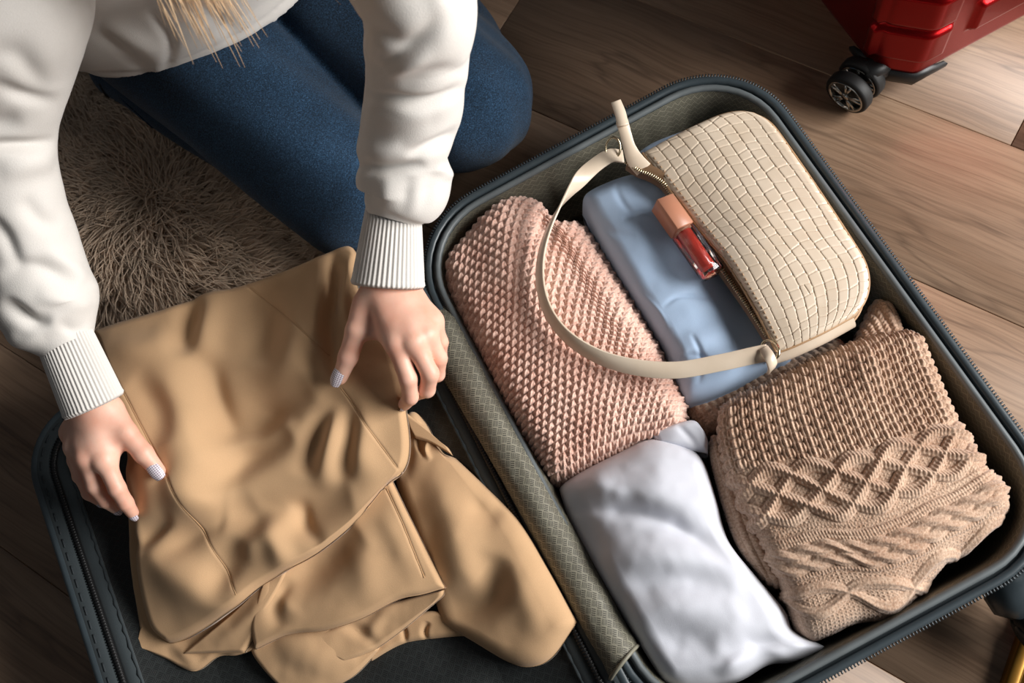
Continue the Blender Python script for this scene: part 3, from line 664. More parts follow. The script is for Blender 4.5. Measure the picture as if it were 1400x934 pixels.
bl = thing('shirt', 'light blue cotton shirt folded into a roll beneath the cream handbag', 'shirt', tuple(at(900, 400, 0.02)))
blc = cloth('shirt_body', [(790, 268), (800, 248), (850, 226), (885, 226), (915, 240), (960, 255)], [(960, 255), (1000, 320), (1050, 400), (1090, 470), (1080, 500)],
      [(938, 546), (965, 540), (1010, 522), (1050, 505), (1080, 500)], [(790, 268), (815, 320), (862, 400), (905, 470), (922, 520), (938, 546)],
      [(790, 268, .132), (850, 232, .136), (880, 300, .146), (930, 400, .147), (960, 480, .143), (940, 540, .128), (1050, 480, .116), (1000, 330, .108), (1050, 410, .102), (905, 470, .138)], M_blue, bl, (180, 230), 0.026, 0.045, 0.05, fold_k=0.9,
      folds=[([(905, 245), (880, 260), (840, 262)], 9, -0.004), ([(880, 232), (898, 250), (890, 275)], 7, 0.003), ([(830, 290), (870, 330), (880, 390)], 20, 0.003), ([(900, 480), (940, 450), (975, 440)], 9, -0.004), ([(920, 510), (955, 470), (1000, 462)], 8, 0.003),
             ([(860, 350), (890, 360), (920, 395)], 7, -0.0022), ([(930, 430), (960, 420), (1000, 430)], 7, 0.0022), ([(915, 455), (935, 480), (940, 515)], 7, 0.0025), ([(820, 300), (840, 318), (870, 322)], 6, -0.0018), ([(905, 420), (930, 405), (975, 410)], 3.5, -0.0022), ([(850, 300), (880, 290), (905, 300)], 4, -0.0022), ([(915, 500), (950, 485), (985, 500)], 4, -0.003), ([(870, 395), (900, 425), (915, 450)], 4, 0.002), ([(945, 455), (960, 490), (955, 525)], 4, -0.003), ([(840, 250), (850, 275), (870, 300)], 5, -0.002)], noise=0.0018, nscale=20, seed=2)
cloth('collar', [(868, 205), (890, 188), (930, 172), (960, 165)], [(960, 165), (985, 200), (990, 230)], [(885, 225), (930, 235), (990, 230)], [(868, 205), (875, 215), (885, 225)],
      [(868, 205, .128), (930, 176, .13), (990, 220, .12), (890, 222, .13)], M_blue, bl, (60, 40), 0.015, 0.02, 0.04, noise=0.004, nscale=40, seed=3)

wh = thing('shirt', 'crumpled white cotton shirt packed between the pink jumper and the cable-knit jumper', 'shirt', tuple(at(920, 760, 0.02)))
cloth('shirt_body', [(756, 658), (790, 636), (840, 610), (882, 590), (915, 592), (948, 606), (966, 626)], [(966, 626), (982, 680), (1000, 738), (1042, 790), (1078, 832), (1092, 862), (1140, 884)],
      [(905, 934), (950, 944), (1010, 934), (1055, 910), (1090, 905), (1140, 884)], [(756, 658), (775, 712), (808, 775), (850, 845), (905, 934)],
      [(756, 658, .13), (880, 592, .135), (960, 620, .13), (860, 680, .15), (920, 780, .15), (1000, 850, .138), (1135, 884, .112), (940, 940, .124), (800, 760, .138), (860, 860, .136), (1040, 790, .128)], M_white, wh, (220, 260), 0.03, 0.045, 0.05, fold_k=1.8,
      folds=[([(760, 690), (850, 700), (900, 712), (945, 735), (1000, 770)], 16, -0.008, 0.45), ([(880, 700), (900, 690), (960, 690), (985, 690)], 26, 0.006), ([(800, 650), (840, 680), (850, 690)], 20, 0.006), ([(840, 690), (900, 660), (905, 620)], 30, 0.006),
             ([(800, 740), (880, 760), (960, 770), (1020, 800)], 30, 0.007), ([(850, 800), (930, 790), (1000, 800)], 16, -0.004), ([(860, 850), (940, 830), (1020, 850)], 26, 0.005), ([(1000, 905), (1040, 880), (1090, 880)], 12, -0.006), ([(980, 925), (1010, 905), (1030, 880)], 9, 0.006),
             ([(770, 690), (800, 720), (830, 760)], 18, -0.006), ([(870, 880), (920, 870), (980, 880)], 20, -0.005)], noise=0.004, nscale=22, seed=4)
cloth('collar', [(886, 588), (920, 578), (948, 572), (962, 586)], [(962, 586), (968, 600), (968, 618)], [(900, 606), (935, 612), (968, 618)], [(886, 588), (892, 596), (900, 606)],
      [(886, 588, .118), (950, 574, .126), (968, 615, .116), (920, 600, .124)], M_white, wh, (50, 30), 0.008, 0.01, 0.03, folds=[([(925, 580), (945, 600), (955, 615)], 5, -0.003)], seed=5)

def stock(U, V, a=0.0042, b=0.0034):
    x = U / a; fx = x - np.floor(x) - 0.5; y = V / b + np.abs(fx) * 1.1; fy = y - np.floor(y) - 0.5
    return 0.0008 * np.clip(1 - (2 * fy) ** 2, 0, 1) * (0.55 + 0.45 * np.abs(np.cos(fx * math.pi * 2))) + 0.0004 * np.abs(np.sin(x * math.pi))
def cable_knit(U, V, lu, lv):
    u = U / lu; w = V / lv + 0.10 - 0.20 * u + 0.018 * np.sin(u * 7); y = w * lv
    h = stock(U, y)
    # basket stitch field above
    cu, cv = 0.0122, 0.0104; col = np.floor(U / cu); b = y / cv + 0.5 * (col % 2); fb = b - np.floor(b) - 0.5; fa = U / cu - col - 0.5
    bask = 0.0052 * np.clip(1 - (2.0 * fb) ** 2, 0, 1) ** 0.5 * np.clip(1 - (1.9 * fa) ** 4, 0, 1) * (0.75 + 0.25 * np.cos(fa * 2 * math.pi * 2.5))
    m = 1 - smoothstep(0.385, 0.40, w); h = h * (1 - m) + (bask + 0.3 * h) * m
    c = 0.515; k = 2 * math.pi / 0.166; A = 0.0295
    def strand(yc, wd, amp):
        d = (y - c * lv - yc) / wd; p = np.clip(1 - d ** 2, 0, None) ** 0.5
        return amp * p * (0.86 + 0.14 * np.cos(d * 5.5)) * (0.93 + 0.07 * np.cos(U / 0.0034 * 2 * math.pi + 3 * np.abs(d)))
    lat = np.zeros_like(U)
    for ph, over in ((0, 0), (math.pi, 1), (math.pi / 2, 0), (3 * math.pi / 2, 1)):
        tri = (2 / math.pi) * np.arcsin(0.90 * np.sin(k * U + ph)) * 1.25; lat = np.maximum(lat, strand(A * tri, 0.0082, 0.0072 + 0.0012 * np.sin(k * U * 2 + over * math.pi)))
    h = np.maximum(h, lat + 0.0004)
    for yc, wd, amp in ((0.695, 0.0032, 0.0035), (0.715, 0.0028, 0.003), (0.845, 0.003, 0.0032), (0.66, 0.0022, 0.0018)):
        d = (y - yc * lv) / wd; h = np.maximum(h, amp * np.clip(1 - d ** 2, 0, None) ** 0.5 * (0.9 + 0.1 * np.cos(U / 0.003 * 2 * math.pi)))
    for yc, ph in ((0.758, 0.0), (0.805, 1.4)):
        for s_ in (0, math.pi):
            q = 2 * math.pi / 0.046; d = (y - yc * lv - 0.0040 * np.sin(q * U + ph + s_)) / 0.0064
            h = np.maximum(h, (0.0052 + 0.0022 * np.cos(q * U + ph + s_)) * np.clip(1 - d ** 2, 0, None) ** 0.5 * (0.9 + 0.1 * np.cos(d * 6)))
    for s_ in (0, math.pi):
        q = 2 * math.pi / 0.12; d = (y - 0.945 * lv - 0.012 * np.sin(q * U + s_)) / 0.0065; h = np.maximum(h, 0.0048 * np.clip(1 - d ** 2, 0, None) ** 0.5 * (0.88 + 0.12 * np.cos(d * 6)))
    return h + 0.0004 * fbm(U * 700, V * 700, 6, 2)
tn = thing('jumper', 'oatmeal cable-knit jumper with diamond cables folded in the suitcase corner', 'jumper', tuple(at(1180, 640, 0.02)))
cloth('jumper_body', [(986, 556), (1004, 538), (1060, 512), (1130, 476), (1200, 452), (1248, 445), (1262, 456)], [(1262, 456), (1285, 510), (1312, 565), (1342, 615), (1375, 652), (1394, 690)],
      [(1092, 862), (1122, 874), (1178, 850), (1228, 842), (1275, 800), (1305, 765), (1345, 738), (1394, 690)], [(986, 556), (984, 600), (1000, 660), (1030, 720), (1062, 780), (1080, 828), (1092, 862)],
      [(986, 556, .132), (1255, 448, .14), (1120, 600, .152), (1230, 560, .154), (1390, 690, .136), (1340, 650, .146), (1200, 740, .147), (1100, 860, .118), (1230, 838, .122), (1040, 690, .142), (1300, 760, .132)], M_tan, tn, (470, 480), 0.024, 0.034, 0.05,
      folds=[([(1175, 475), (1190, 500), (1195, 540)], 22, 0.005), ([(1235, 838), (1245, 800), (1290, 770)], 14, -0.008), ([(1310, 760), (1320, 735), (1350, 700)], 12, -0.006), ([(1100, 840), (1150, 845), (1180, 840)], 16, 0.004)], noise=0.006, nscale=11, pattern=cable_knit, seed=6)
def plain_knit(U, V, lu, lv): 
    q = U / 0.0085; return 0.0022 * np.abs(np.sin(q * math.pi)) * (0.8 + 0.2 * np.cos(V / 0.004 * 2 * math.pi)) + 0.0006 * fbm(U * 600, V * 600, 2, 2)
cloth('sleeve', [(968, 606), (978, 590), (1000, 600)], [(1000, 600), (1030, 680), (1085, 800)], [(1040, 784), (1060, 800), (1085, 800)], [(968, 606), (975, 640), (992, 700), (1012, 750), (1040, 784)],
      [(968, 606, .112), (990, 690, .118), (1040, 784, .112), (1040, 700, .118)], M_tan, tn, (80, 200), 0.016, 0.025, 0.05, pattern=plain_knit, folds=[([(985, 650), (1005, 690)], 8, -0.004), ([(1005, 720), (1030, 745)], 8, -0.004)], noise=0.006, nscale=30, seed=7)
cloth('cuff', [(1172, 462), (1188, 425), (1202, 402), (1224, 408)], [(1224, 408), (1236, 430), (1244, 458)], [(1180, 480), (1215, 478), (1244, 458)], [(1172, 462), (1174, 470), (1180, 480)],
      [(1180, 460, .112), (1205, 405, .108), (1230, 440, .118), (1210, 470, .12)], M_tan, tn, (90, 90), 0.018, 0.028, 0.06, pattern=plain_knit, folds=[([(1200, 410), (1215, 440), (1225, 460)], 7, -0.005)], noise=0.006, nscale=30, seed=8)
cloth('back_panel', [(930, 552), (960, 528), (1010, 505), (1080, 480), (1150, 455)], [(1150, 455), (1170, 480), (1180, 510)], [(965, 596), (1020, 570), (1100, 540), (1180, 510)], [(930, 552), (945, 575), (965, 596)],
      [(930, 552, .085), (1010, 510, .09), (1170, 460, .09), (1100, 530, .095), (970, 590, .09)], M_tan, tn, (200, 60), 0.02, 0.03, 0.05, pattern=plain_knit, noise=0.008, nscale=30, seed=9)

# ------------------------------------------------------------------ camel jacket
jk = thing('jacket', 'camel tailored blazer being folded over the open suitcase', 'jacket', tuple(at(380, 640, 0.1)))
body = cloth('front_panel', [(121, 449), (160, 436), (215, 420), (270, 400), (320, 388), (380, 368), (430, 348), (472, 332), (486, 346)], [(486, 346), (484, 380), (502, 430), (528, 472), (544, 520), (553, 570), (556, 610), (548, 640), (522, 662)],
      [(226, 880), (246, 874), (276, 858), (320, 830), (352, 800), (392, 776), (432, 752), (480, 712), (522, 662)], [(121, 449), (138, 485), (152, 535), (160, 600), (168, 655), (178, 705), (182, 770), (190, 825), (202, 860), (226, 880)],
      [(121, 449, .162), (215, 420, .168), (320, 388, .168), (472, 334, .186), (300, 560, .172), (462, 526, .193), (551, 580, .178), (530, 655, .166), (400, 772, .158), (222, 655, .189), (186, 690, .172), (206, 880, .118), (330, 826, .146), (160, 540, .186), (300, 720, .164), (420, 640, .172)], M_camel, jk, (330, 330), 0.010, 0.012, 0.008, relax=30, fold_k=1.55,
      folds=[([(282, 480), (296, 550), (316, 610)], 16, -0.008), ([(270, 600), (340, 575), (425, 530)], 24, -0.013), ([(280, 680), (325, 628), (395, 590)], 24, -0.014), ([(235, 440), (245, 560), (275, 650), (300, 740)], 40, 0.011), ([(440, 380), (408, 480), (370, 560)], 32, 0.010), ([(300, 600), (350, 600), (400, 570)], 12, 0.006),
             ([(464, 530), (438, 580), (410, 650)], 15, -0.009), ([(466, 535), (478, 590), (468, 660)], 14, -0.009), ([(456, 545), (450, 600), (440, 670)], 15, 0.007), ([(310, 700), (390, 706), (480, 680)], 28, -0.012), ([(180, 752), (205, 728), (235, 706)], 10, -0.010), ([(215, 765), (270, 722), (345, 686)], 20, -0.010), ([(222, 655), (260, 690), (300, 700)], 22, 0.008),
             ([(265, 400), (255, 445), (248, 490)], 15, -0.009), ([(300, 390), (288, 440), (280, 500)], 18, 0.008), ([(452, 340), (456, 400), (449, 440), (452, 490), (466, 525)], 9, -0.010, 0.4), ([(436, 345), (442, 420), (436, 490)], 14, 0.006), ([(482, 350), (474, 420), (492, 480)], 10, 0.007), ([(350, 390), (360, 450), (350, 500)], 26, -0.007),
             ([(350, 830), (260, 800), (205, 750)], 28, 0.010), ([(392, 780), (378, 730), (400, 690)], 16, 0.009), ([(524, 662), (490, 620), (500, 560)], 24, 0.008), ([(165, 560), (200, 640), (210, 720)], 14, 0.005), ([(186, 640), (172, 620), (168, 590)], 10, -0.010), ([(300, 830), (300, 790), (330, 740)], 20, -0.008), ([(330, 760), (360, 730), (370, 690)], 16, 0.007),
             ([(440, 745), (410, 715), (405, 680)], 9, -0.007), ([(130, 470), (200, 480), (235, 460)], 24, 0.006), ([(180, 520), (220, 560), (230, 610)], 22, -0.007), ([(330, 385), (390, 432), (450, 486)], 1.8, -0.0012), ([(466, 530), (500, 580), (546, 644)], 1.8, -0.0012), ([(128, 455), (165, 530), (240, 665), (326, 814)], 1.8, -0.0012)], noise=0.004, nscale=11, seed=11)
def seam(c, pts, r=0.0006, lift=0.0, mat=None):
    q = catmull(pts, max(20, int(np.linalg.norm(np.diff(np.array(pts), axis=0), axis=1).sum() / 4)))
    w = np.array([c.on(x, y, lift) for x, y in q]); w[1:-1] = (w[:-2] + w[1:-1] + w[2:]) / 3
    v, f = tube(w, r, 5); return mk('seam', v, f, mat or M_camel_s, c.o)
seam(body, [(330, 385), (390, 432), (450, 486)], 0.0007, -0.0001); seam(body, [(466, 530), (500, 580), (546, 644)], 0.0007, -0.0001); seam(body, [(128, 455), (165, 530), (240, 665), (326, 814)], 0.0007, -0.0001)
flap = cloth('folded_flap', [(360, 790), (420, 740), (480, 690), (532, 652)], [(532, 652), (555, 700), (580, 750), (606, 803)], [(345, 888), (390, 868), (440, 862), (490, 846), (540, 820), (575, 812), (606, 803)], [(360, 790), (350, 820), (342, 855), (345, 888)],
      [(360, 790, .140), (532, 652, .150), (606, 803, .142), (470, 760, .147), (440, 860, .138), (345, 885, .126), (540, 815, .144)], M_camel, jk, (200, 150), 0.006, 0.008, 0.006, relax=10, fold_k=1.4,
      folds=[([(385, 820), (430, 770), (490, 725)], 30, -0.013), ([(520, 690), (545, 740), (575, 800)], 16, 0.003), ([(480, 730), (500, 780), (500, 830)], 22, 0.004), ([(385, 860), (375, 830), (390, 790)], 10, -0.006), ([(528, 668), (552, 720), (580, 790)], 1.8, -0.0012)], noise=0.002, nscale=20, seed=12)
seam(flap, [(528, 668), (552, 720), (580, 790)], 0.0007)
slv = cloth('sleeve', [(536, 590), (556, 558), (575, 572), (598, 612), (618, 622)], [(618, 622), (660, 662), (706, 710), (748, 780), (786, 850)], [(598, 852), (640, 876), (690, 905), (722, 912), (752, 898), (786, 850)], [(536, 590), (535, 650), (556, 720), (580, 790), (598, 852)],
      [(556, 560, .135), (618, 622, .128), (640, 720, .140), (560, 680, .132), (706, 712, .142), (786, 850, .146), (720, 908, .134), (600, 850, .120), (690, 800, .146)], M_camel, jk, (170, 210), 0.022, 0.020, 0.018, relax=10, fold_k=1.4,
      folds=[([(590, 620), (620, 720), (645, 830)], 28, 0.010), ([(640, 690), (665, 700), (690, 690)], 14, -0.006), ([(680, 760), (660, 815), (590, 835)], 24, -0.013), ([(690, 760), (720, 820), (740, 880)], 20, 0.004), ([(572, 575), (570, 605), (580, 625)], 5, -0.006, 0.5), ([(592, 595), (582, 615), (590, 630)], 4, 0.004), ([(560, 580), (556, 620), (548, 660)], 9, -0.006)], noise=0.003, nscale=18, seed=13)
cloth('lapel', [(553, 562), (575, 580), (604, 606)], [(604, 606), (612, 612), (618, 622)], [(566, 598), (590, 606), (618, 622)], [(553, 562), (557, 580), (566, 598)], [(553, 562, .142), (604, 606, .136), (618, 622, .132), (570, 596, .138)], M_camel, jk, (50, 30), 0.004, 0.004, 0.003)
inner = cloth('inner_fold', [(400, 862), (450, 858), (520, 828), (606, 806)], [(606, 806), (604, 814), (590, 826)], [(470, 905), (510, 888), (550, 860), (590, 826)], [(400, 862), (420, 880), (440, 892), (470, 905)],
      [(400, 862, .122), (606, 806, .134), (590, 826, .128), (480, 890, .118), (520, 850, .118)], M_camel, jk, (130, 60), 0.005, 0.006, 0.006, folds=[([(470, 850), (500, 870), (515, 885)], 7, -0.006), ([(540, 822), (510, 860), (500, 890)], 9, 0.004)], noise=0.002, nscale=24, seed=14)
cloth('lower_panel', [(338, 880), (400, 858), (470, 850), (530, 850)], [(530, 850), (525, 870), (515, 890)], [(400, 960), (440, 945), (480, 925), (515, 890)], [(338, 880), (345, 900), (370, 930), (400, 960)],
      [(338, 880, .114), (530, 850, .11), (515, 890, .108), (430, 900, .116), (400, 955, .104)], M_camel, jk, (130, 100), 0.006, 0.008, 0.006, folds=[([(380, 870), (430, 900), (490, 900)], 20, 0.005)], noise=0.003, nscale=20, seed=15)
cloth('back_hem', [(505, 880), (540, 850), (590, 835), (620, 850)], [(620, 850), (632, 860), (640, 869)], [(505, 905), (550, 880), (600, 872), (640, 869)], [(505, 880), (503, 892), (505, 905)],
      [(505, 885, .104), (580, 850, .108), (640, 866, .106), (560, 876, .104)], M_camel, jk, (100, 50), 0.005, 0.006, 0.005, folds=[([(545, 850), (552, 864), (553, 880)], 4, -0.004), ([(585, 850), (580, 862), (582, 876)], 4, -0.005)], noise=0.002, nscale=30, seed=16)
cloth('front_hem', [(186, 884), (196, 850), (240, 850), (300, 830), (352, 810)], [(352, 810), (352, 840), (346, 888)], [(186, 884), (222, 900), (262, 918), (295, 898), (320, 896), (346, 888)], [(186, 884), (186, 884.5), (186, 884)],
      [(186, 884, .108), (262, 916, .106), (346, 885, .116), (300, 850, .112), (220, 860, .108)], M_camel, jk, (120, 60), 0.006, 0.007, 0.005, folds=[([(235, 880), (255, 895), (265, 914)], 8, 0.004), ([(290, 860), (300, 880), (300, 900)], 9, -0.004)], noise=0.003, nscale=24, seed=17)
cloth('turned_edge', [(364, 784), (380, 774), (398, 766)], [(398, 766), (376, 812), (350, 862), (332, 892)], [(246, 895), (290, 893), (332, 892)], [(364, 784), (342, 815), (300, 852), (246, 895)],
      [(364, 784, .138), (398, 766, .142), (332, 890, .122), (246, 893, .112), (330, 840, .128)], M_camel, jk, (60, 110), 0.005, 0.006, 0.005, folds=[([(375, 790), (345, 840), (290, 885)], 10, 0.004)], noise=0.002, nscale=24, seed=19)
cloth('side_panel', [(166, 640), (180, 650), (200, 660)], [(200, 660), (196, 740), (200, 800), (230, 880)], [(190, 882), (205, 888), (230, 880)], [(166, 640), (172, 710), (176, 780), (190, 882)],
      [(166, 640, .13), (200, 660, .14), (175, 780, .12), (190, 880, .106), (215, 850, .112)], M_camel, jk, (40, 140), 0.010, 0.012, 0.006, noise=0.004, nscale=24, seed=18)
#@@BAG
# ------------------------------------------------------------------ handbag
def ribbon(path, wdir, width, thick, n=120, smooth_ends=False):
    """flat strap: path points (3d), width direction per control point, widths per control point"""
    p = catmull(path, n); wd = catmull(wdir, n) if len(wdir) > 1 else np.repeat(np.array(wdir, dtype=float), n, 0)
    t_ = np.linspace(0, 1, n); ww = np.interp(t_, np.linspace(0, 1, len(np.atleast_1d(width))), np.atleast_1d(width))
    # wdir was resampled by its own arclength; interpolate by index instead
    wd = np.stack([np.interp(t_, np.linspace(0, 1, len(wdir)), np.array(wdir, dtype=float)[:, k]) for k in range(3)], -1)
    tg = np.gradient(p, axis=0); tg /= np.linalg.norm(tg, axis=1, keepdims=True)
    wd -= (wd * tg).sum(1, keepdims=True) * tg; wd /= np.linalg.norm(wd, axis=1, keepdims=True)
    nr = np.cross(tg, wd); h = thick / 2; prof = [(-0.5, -0.6), (-0.47, -1), (0.47, -1), (0.5, -0.6), (0.5, 0.6), (0.47, 1), (-0.47, 1), (-0.5, 0.6)]
    V = np.stack([p + wd * (ww * a)[:, None] + nr * (h * b) for a, b in prof], 1).reshape(-1, 3); k = len(prof)
    f = [grid_faces(n, k, wv=True), np.array([[j for j in range(k)], [(n - 1) * k + j for j in range(k)][::-1]])]
    return V, f
def croc(U, V, lu, lv):
    # rows of irregular rectangular scales: wavy row borders, staggered column borders
    sc = 0.0130
    x = U / sc + 0.5 * fbm(U * 14, V * 14, 31, 2); y = V / (sc * 1.02) + 0.55 * fbm(U * 15 + 3, V * 15, 47, 2)
    col = np.floor(x); fx = x - col
    y2 = y + 0.9 * _hash(col, col * 0, 3.3); row = np.floor(y2 + 0.0); jit = 0.36 * (_hash(col, row, 5.1) - 0.5); jit2 = 0.36 * (_hash(col, row + 1, 5.1) - 0.5)
    tilt = 0.30 * (fx - 0.5) * (_hash(col, row, 9.0) - 0.5) * 2; tilt2 = 0.30 * (fx - 0.5) * (_hash(col, row + 1, 9.0) - 0.5) * 2
    lo = y2 - (row + jit + tilt); hi = (row + 1 + jit2 + tilt2) - y2
    dv_ = np.minimum(np.abs(lo), np.abs(hi)); du_ = np.minimum(fx, 1 - fx)
    # some scales are split once more
    sp_ = _hash(col, row, 12.7); dsp = np.where(sp_ > 0.985, np.abs(fx - 0.5 - 0.2 * (lo - 0.5)), 9.0)
    r2 = 0.16; e = np.minimum(np.minimum(dv_, du_), dsp); cr = np.clip(r2 - du_, 0, r2) ** 2 + np.clip(r2 - dv_, 0, r2) ** 2; e = np.minimum(e, np.clip(r2 - np.sqrt(cr), 0, 1))
    return -0.0010 * (1 - smoothstep(0.0, 0.065, e)) + 0.0004 * smoothstep(0.05, 0.4, e)
bagc = at(1040, 320, 0.1)
bag = thing('handbag', 'cream crocodile-embossed leather shoulder bag lying on the packed clothes', 'handbag', tuple(bagc))
bt = [(880, 208), (915, 188), (950, 170), (985, 155), (1010, 150), (1030, 152)]; br = [(1030, 152), (1052, 164), (1072, 188), (1120, 257), (1165, 325), (1184, 358), (1189, 386), (1183, 410), (1168, 430)]
bb_ = [(1062, 480), (1085, 472), (1128, 452), (1168, 430)]; bl_ = [(878, 207), (922, 266), (960, 316), (997, 362), (1033, 422), (1062, 480)]
bz = [(880, 208, .158), (1030, 152, .160), (1168, 430, .160), (1062, 480, .160), (1040, 310, .176), (960, 330, .166), (1120, 280, .168), (1100, 450, .166), (960, 180, .166)]
face = cloth('front_panel', bt, br, bb_, bl_, bz, M_leather, bag, (330, 400), 0.008, 0.005, 0.040, folds=[([(1140, 390), (1120, 420), (1080, 440)], 16, -0.002), ([(950, 250), (1000, 300), (1060, 420)], 40, 0.002)], pattern=croc)
zb = rbf(bz)
def edge_line(side, lift, n=80, push=None):
    q = catmull(side, n); return np.array([at(x, y, float(zb(np.array([x, y], dtype=float)))) + np.array([0, 0, lift]) for x, y in q])
rim_pts = np.vstack([edge_line(bt, -0.0055), edge_line(br, -0.0055, 110)[1:], edge_line(bb_, -0.0055)[::-1][1:]])
v, f = tube(rim_pts, 0.0016, 7); mk('edge_piping', v, f, M_edge, bag)
zl = edge_line(bl_, -0.004, 120); v, f = tube(zl, 0.0016, 7); mk('edge_piping', v, f, M_edge, bag)
low = rim_pts.copy(); low[:, 2] -= 0.034; v, f = tube(low, 0.0016, 7); mk('edge_piping', v, f, M_edge, bag)
# gusset along the top end
g_ = edge_line(bt, -0.007, 60); lo_ = g_.copy(); lo_[:, 2] -= 0.034; cxy = bagc[:2]; outw = g_[:, :2] - cxy; outw /= np.linalg.norm(outw, axis=1, keepdims=True)
mid_ = (g_ + lo_) / 2; mid_[:, :2] += outw * 0.008; lo_[:, :2] += outw * 0.003
G = np.stack([catmull([a, b, c], 9) for a, b, c in zip(g_, mid_, lo_)], 0); mk('gusset', G.reshape(-1, 3), grid_faces(60, 9), M_leather, bag)
g_ = edge_line(bb_, -0.006, 60); lo_ = g_.copy(); lo_[:, 2] -= 0.034; outw = g_[:, :2] - cxy; outw /= np.linalg.norm(outw, axis=1, keepdims=True)
mid_ = (g_ * 0.55 + lo_ * 0.45); mid_[:, :2] += outw * 0.0075; lo_[:, :2] += outw * 0.001
G = np.stack([catmull([a, b, c], 12) for a, b, c in zip(g_, mid_, lo_)], 0); mk('gusset', G.reshape(-1, 3), grid_faces(60, 12), M_leather, bag, attrs={'relief': np.zeros(720)})
# zip along the open edge: brown tape, metal teeth, slider
zip_px = [(856, 222), (872, 232), (888, 238), (905, 249), (917, 264), (938, 294), (964, 334), (989, 371), (1020, 415), (1049, 460)]
zz_ = [.163, .163, .162, .160, .157, .156, .156, .156, .157, .158]
zp = catmull([at(x, y, z) for (x, y), z in zip(zip_px, zz_)], 150)
tg = np.gradient(zp, axis=0); tg /= np.linalg.norm(tg, axis=1, keepdims=True); sd = np.cross(tg, [0, 0, 1.0]); sd /= np.linalg.norm(sd, axis=1, keepdims=True)
if sd[70] @ np.array([1.0, 0, 0]) < 0: sd = -sd
v, f = ribbon(zp[::10] + sd[::10] * 0.0055 + [0, 0, -0.0006], [tuple(s_) for s_ in (sd * 0.8 + np.array([0, 0, 0.25]))[::10]], 0.0105, 0.001, 150); mk('zip_tape', v, f, M_brown, bag, attrs={'relief': np.zeros(len(v))})
parts = []; sl = np.concatenate([[0], np.cumsum(np.linalg.norm(np.diff(zp, axis=0), axis=1))])
for a in np.arange(0, sl[-1], 0.0026):
    c = np.array([np.interp(a, sl, zp[:, k]) for k in range(3)]); i = min(len(tg) - 1, int(np.searchsorted(sl, a)))
    R = np.array([tg[i], sd[i], np.cross(tg[i], sd[i])]); parts.append(box(c, (0.0015, 0.0052, 0.0026), R, 0.0004))
v, f = merge(parts); o = mk('zip_teeth', v, f, M_gold, bag, smooth=False); o['kind'] = 'stuff'
low_face = zp - sd * 0.003 + np.array([0, 0, -0.014]); G = np.stack([zp + sd * 0.001 + [0, 0, -0.002], low_face, low_face + sd * 0.012 + [0, 0, -0.018]], 1)
mk('zip_panel', G.reshape(-1, 3), grid_faces(150, 3), M_brown, bag)
# zip end tab
def P3(*a): return [at(x, y, z) for x, y, z in a]
v, f = ribbon(P3((880, 232, .160), (868, 218, .168), (860, 200, .176), (855, 182, .182), (850, 165, .187)), [(0.8, -0.2, 0.1), (0.8, -0.2, 0.1), (0.85, 0.1, 0.2), (0.85, 0.1, 0.1), (0.85, 0.1, 0.0)], [0.020, 0.019, 0.014, 0.013, 0.014], 0.003, 60); mk('zip_tab', v, f, M_leather, bag, attrs={'relief': np.zeros(len(v))})
v, f = ribbon(P3((852, 172, .192), (848, 155, .194), (842, 139, .196)), [(0.85, 0.15, 0.0)], [0.0125, 0.0125, 0.0115], 0.0045, 30); tb = mk('tab_loop', v, f, M_leather, bag, attrs={'relief': np.zeros(len(v))})
def ring(c, a1, a2, R, r, n=40, half=False):
    t = np.linspace(0, 2 * math.pi, n, endpoint=False); return tube([np.asarray(c) + R * (math.cos(q) * np.asarray(a1) + math.sin(q) * np.asarray(a2)) for q in t], r, 8, closed=True)
v, f = ring(at(838, 203, .158), (0.75, 0.1, 0.25), (0.1, 0.8, 0.45), 0.0125, 0.0014); mk('ring', v, f, M_gold, bag)
v, f = ring(at(1053, 478, .164), (0.55, 0.05, 0.30), (0.0, 0.85, -0.30), 0.0135, 0.0017); mk('ring', v, f, M_gold, bag)
v, f = ribbon(P3((1044, 476, .168), (1052, 488, .172), (1056, 500, .166), (1054, 506, .154)), [(0.9, 0.3, 0)], [0.010, 0.011, 0.012, 0.012], 0.003, 40); mk('ring_loop', v, f, M_leather, bag, attrs={'relief': np.zeros(len(v))})
# shoulder strap: flat band standing partly on edge over the pink jumper
sp_ = P3((852, 214, .150), (832, 214, .156), (800, 238, .160), (768, 278, .165), (746, 325, .168), (738, 372, .170), (746, 418, .171), (772, 457, .171), (815, 486, .169), (868, 502, .167), (925, 506, .165), (985, 496, .165), (1030, 486, .165), (1050, 482, .164))
sw_ = [(0.2, 0.8, -0.1), (0.35, 0.8, 0.0), (0.7, 0.5, 0.3), (0.75, 0.2, 0.6), (0.7, 0.0, 0.8), (0.65, 0.0, 0.85), (0.6, 0.15, 0.85), (0.45, 0.4, 0.8), (0.2, 0.7, 0.65), (0.0, 0.85, 0.5), (-0.1, 0.9, 0.35), (-0.15, 0.95, 0.25), (-0.15, 0.95, 0.2), (-0.15, 0.95, 0.2)]
v, f = ribbon(sp_, sw_, [0.018] * 14, 0.0026, 260); st_ = mk('strap', v, f, M_leather, bag, attrs={'relief': np.zeros(len(v))})

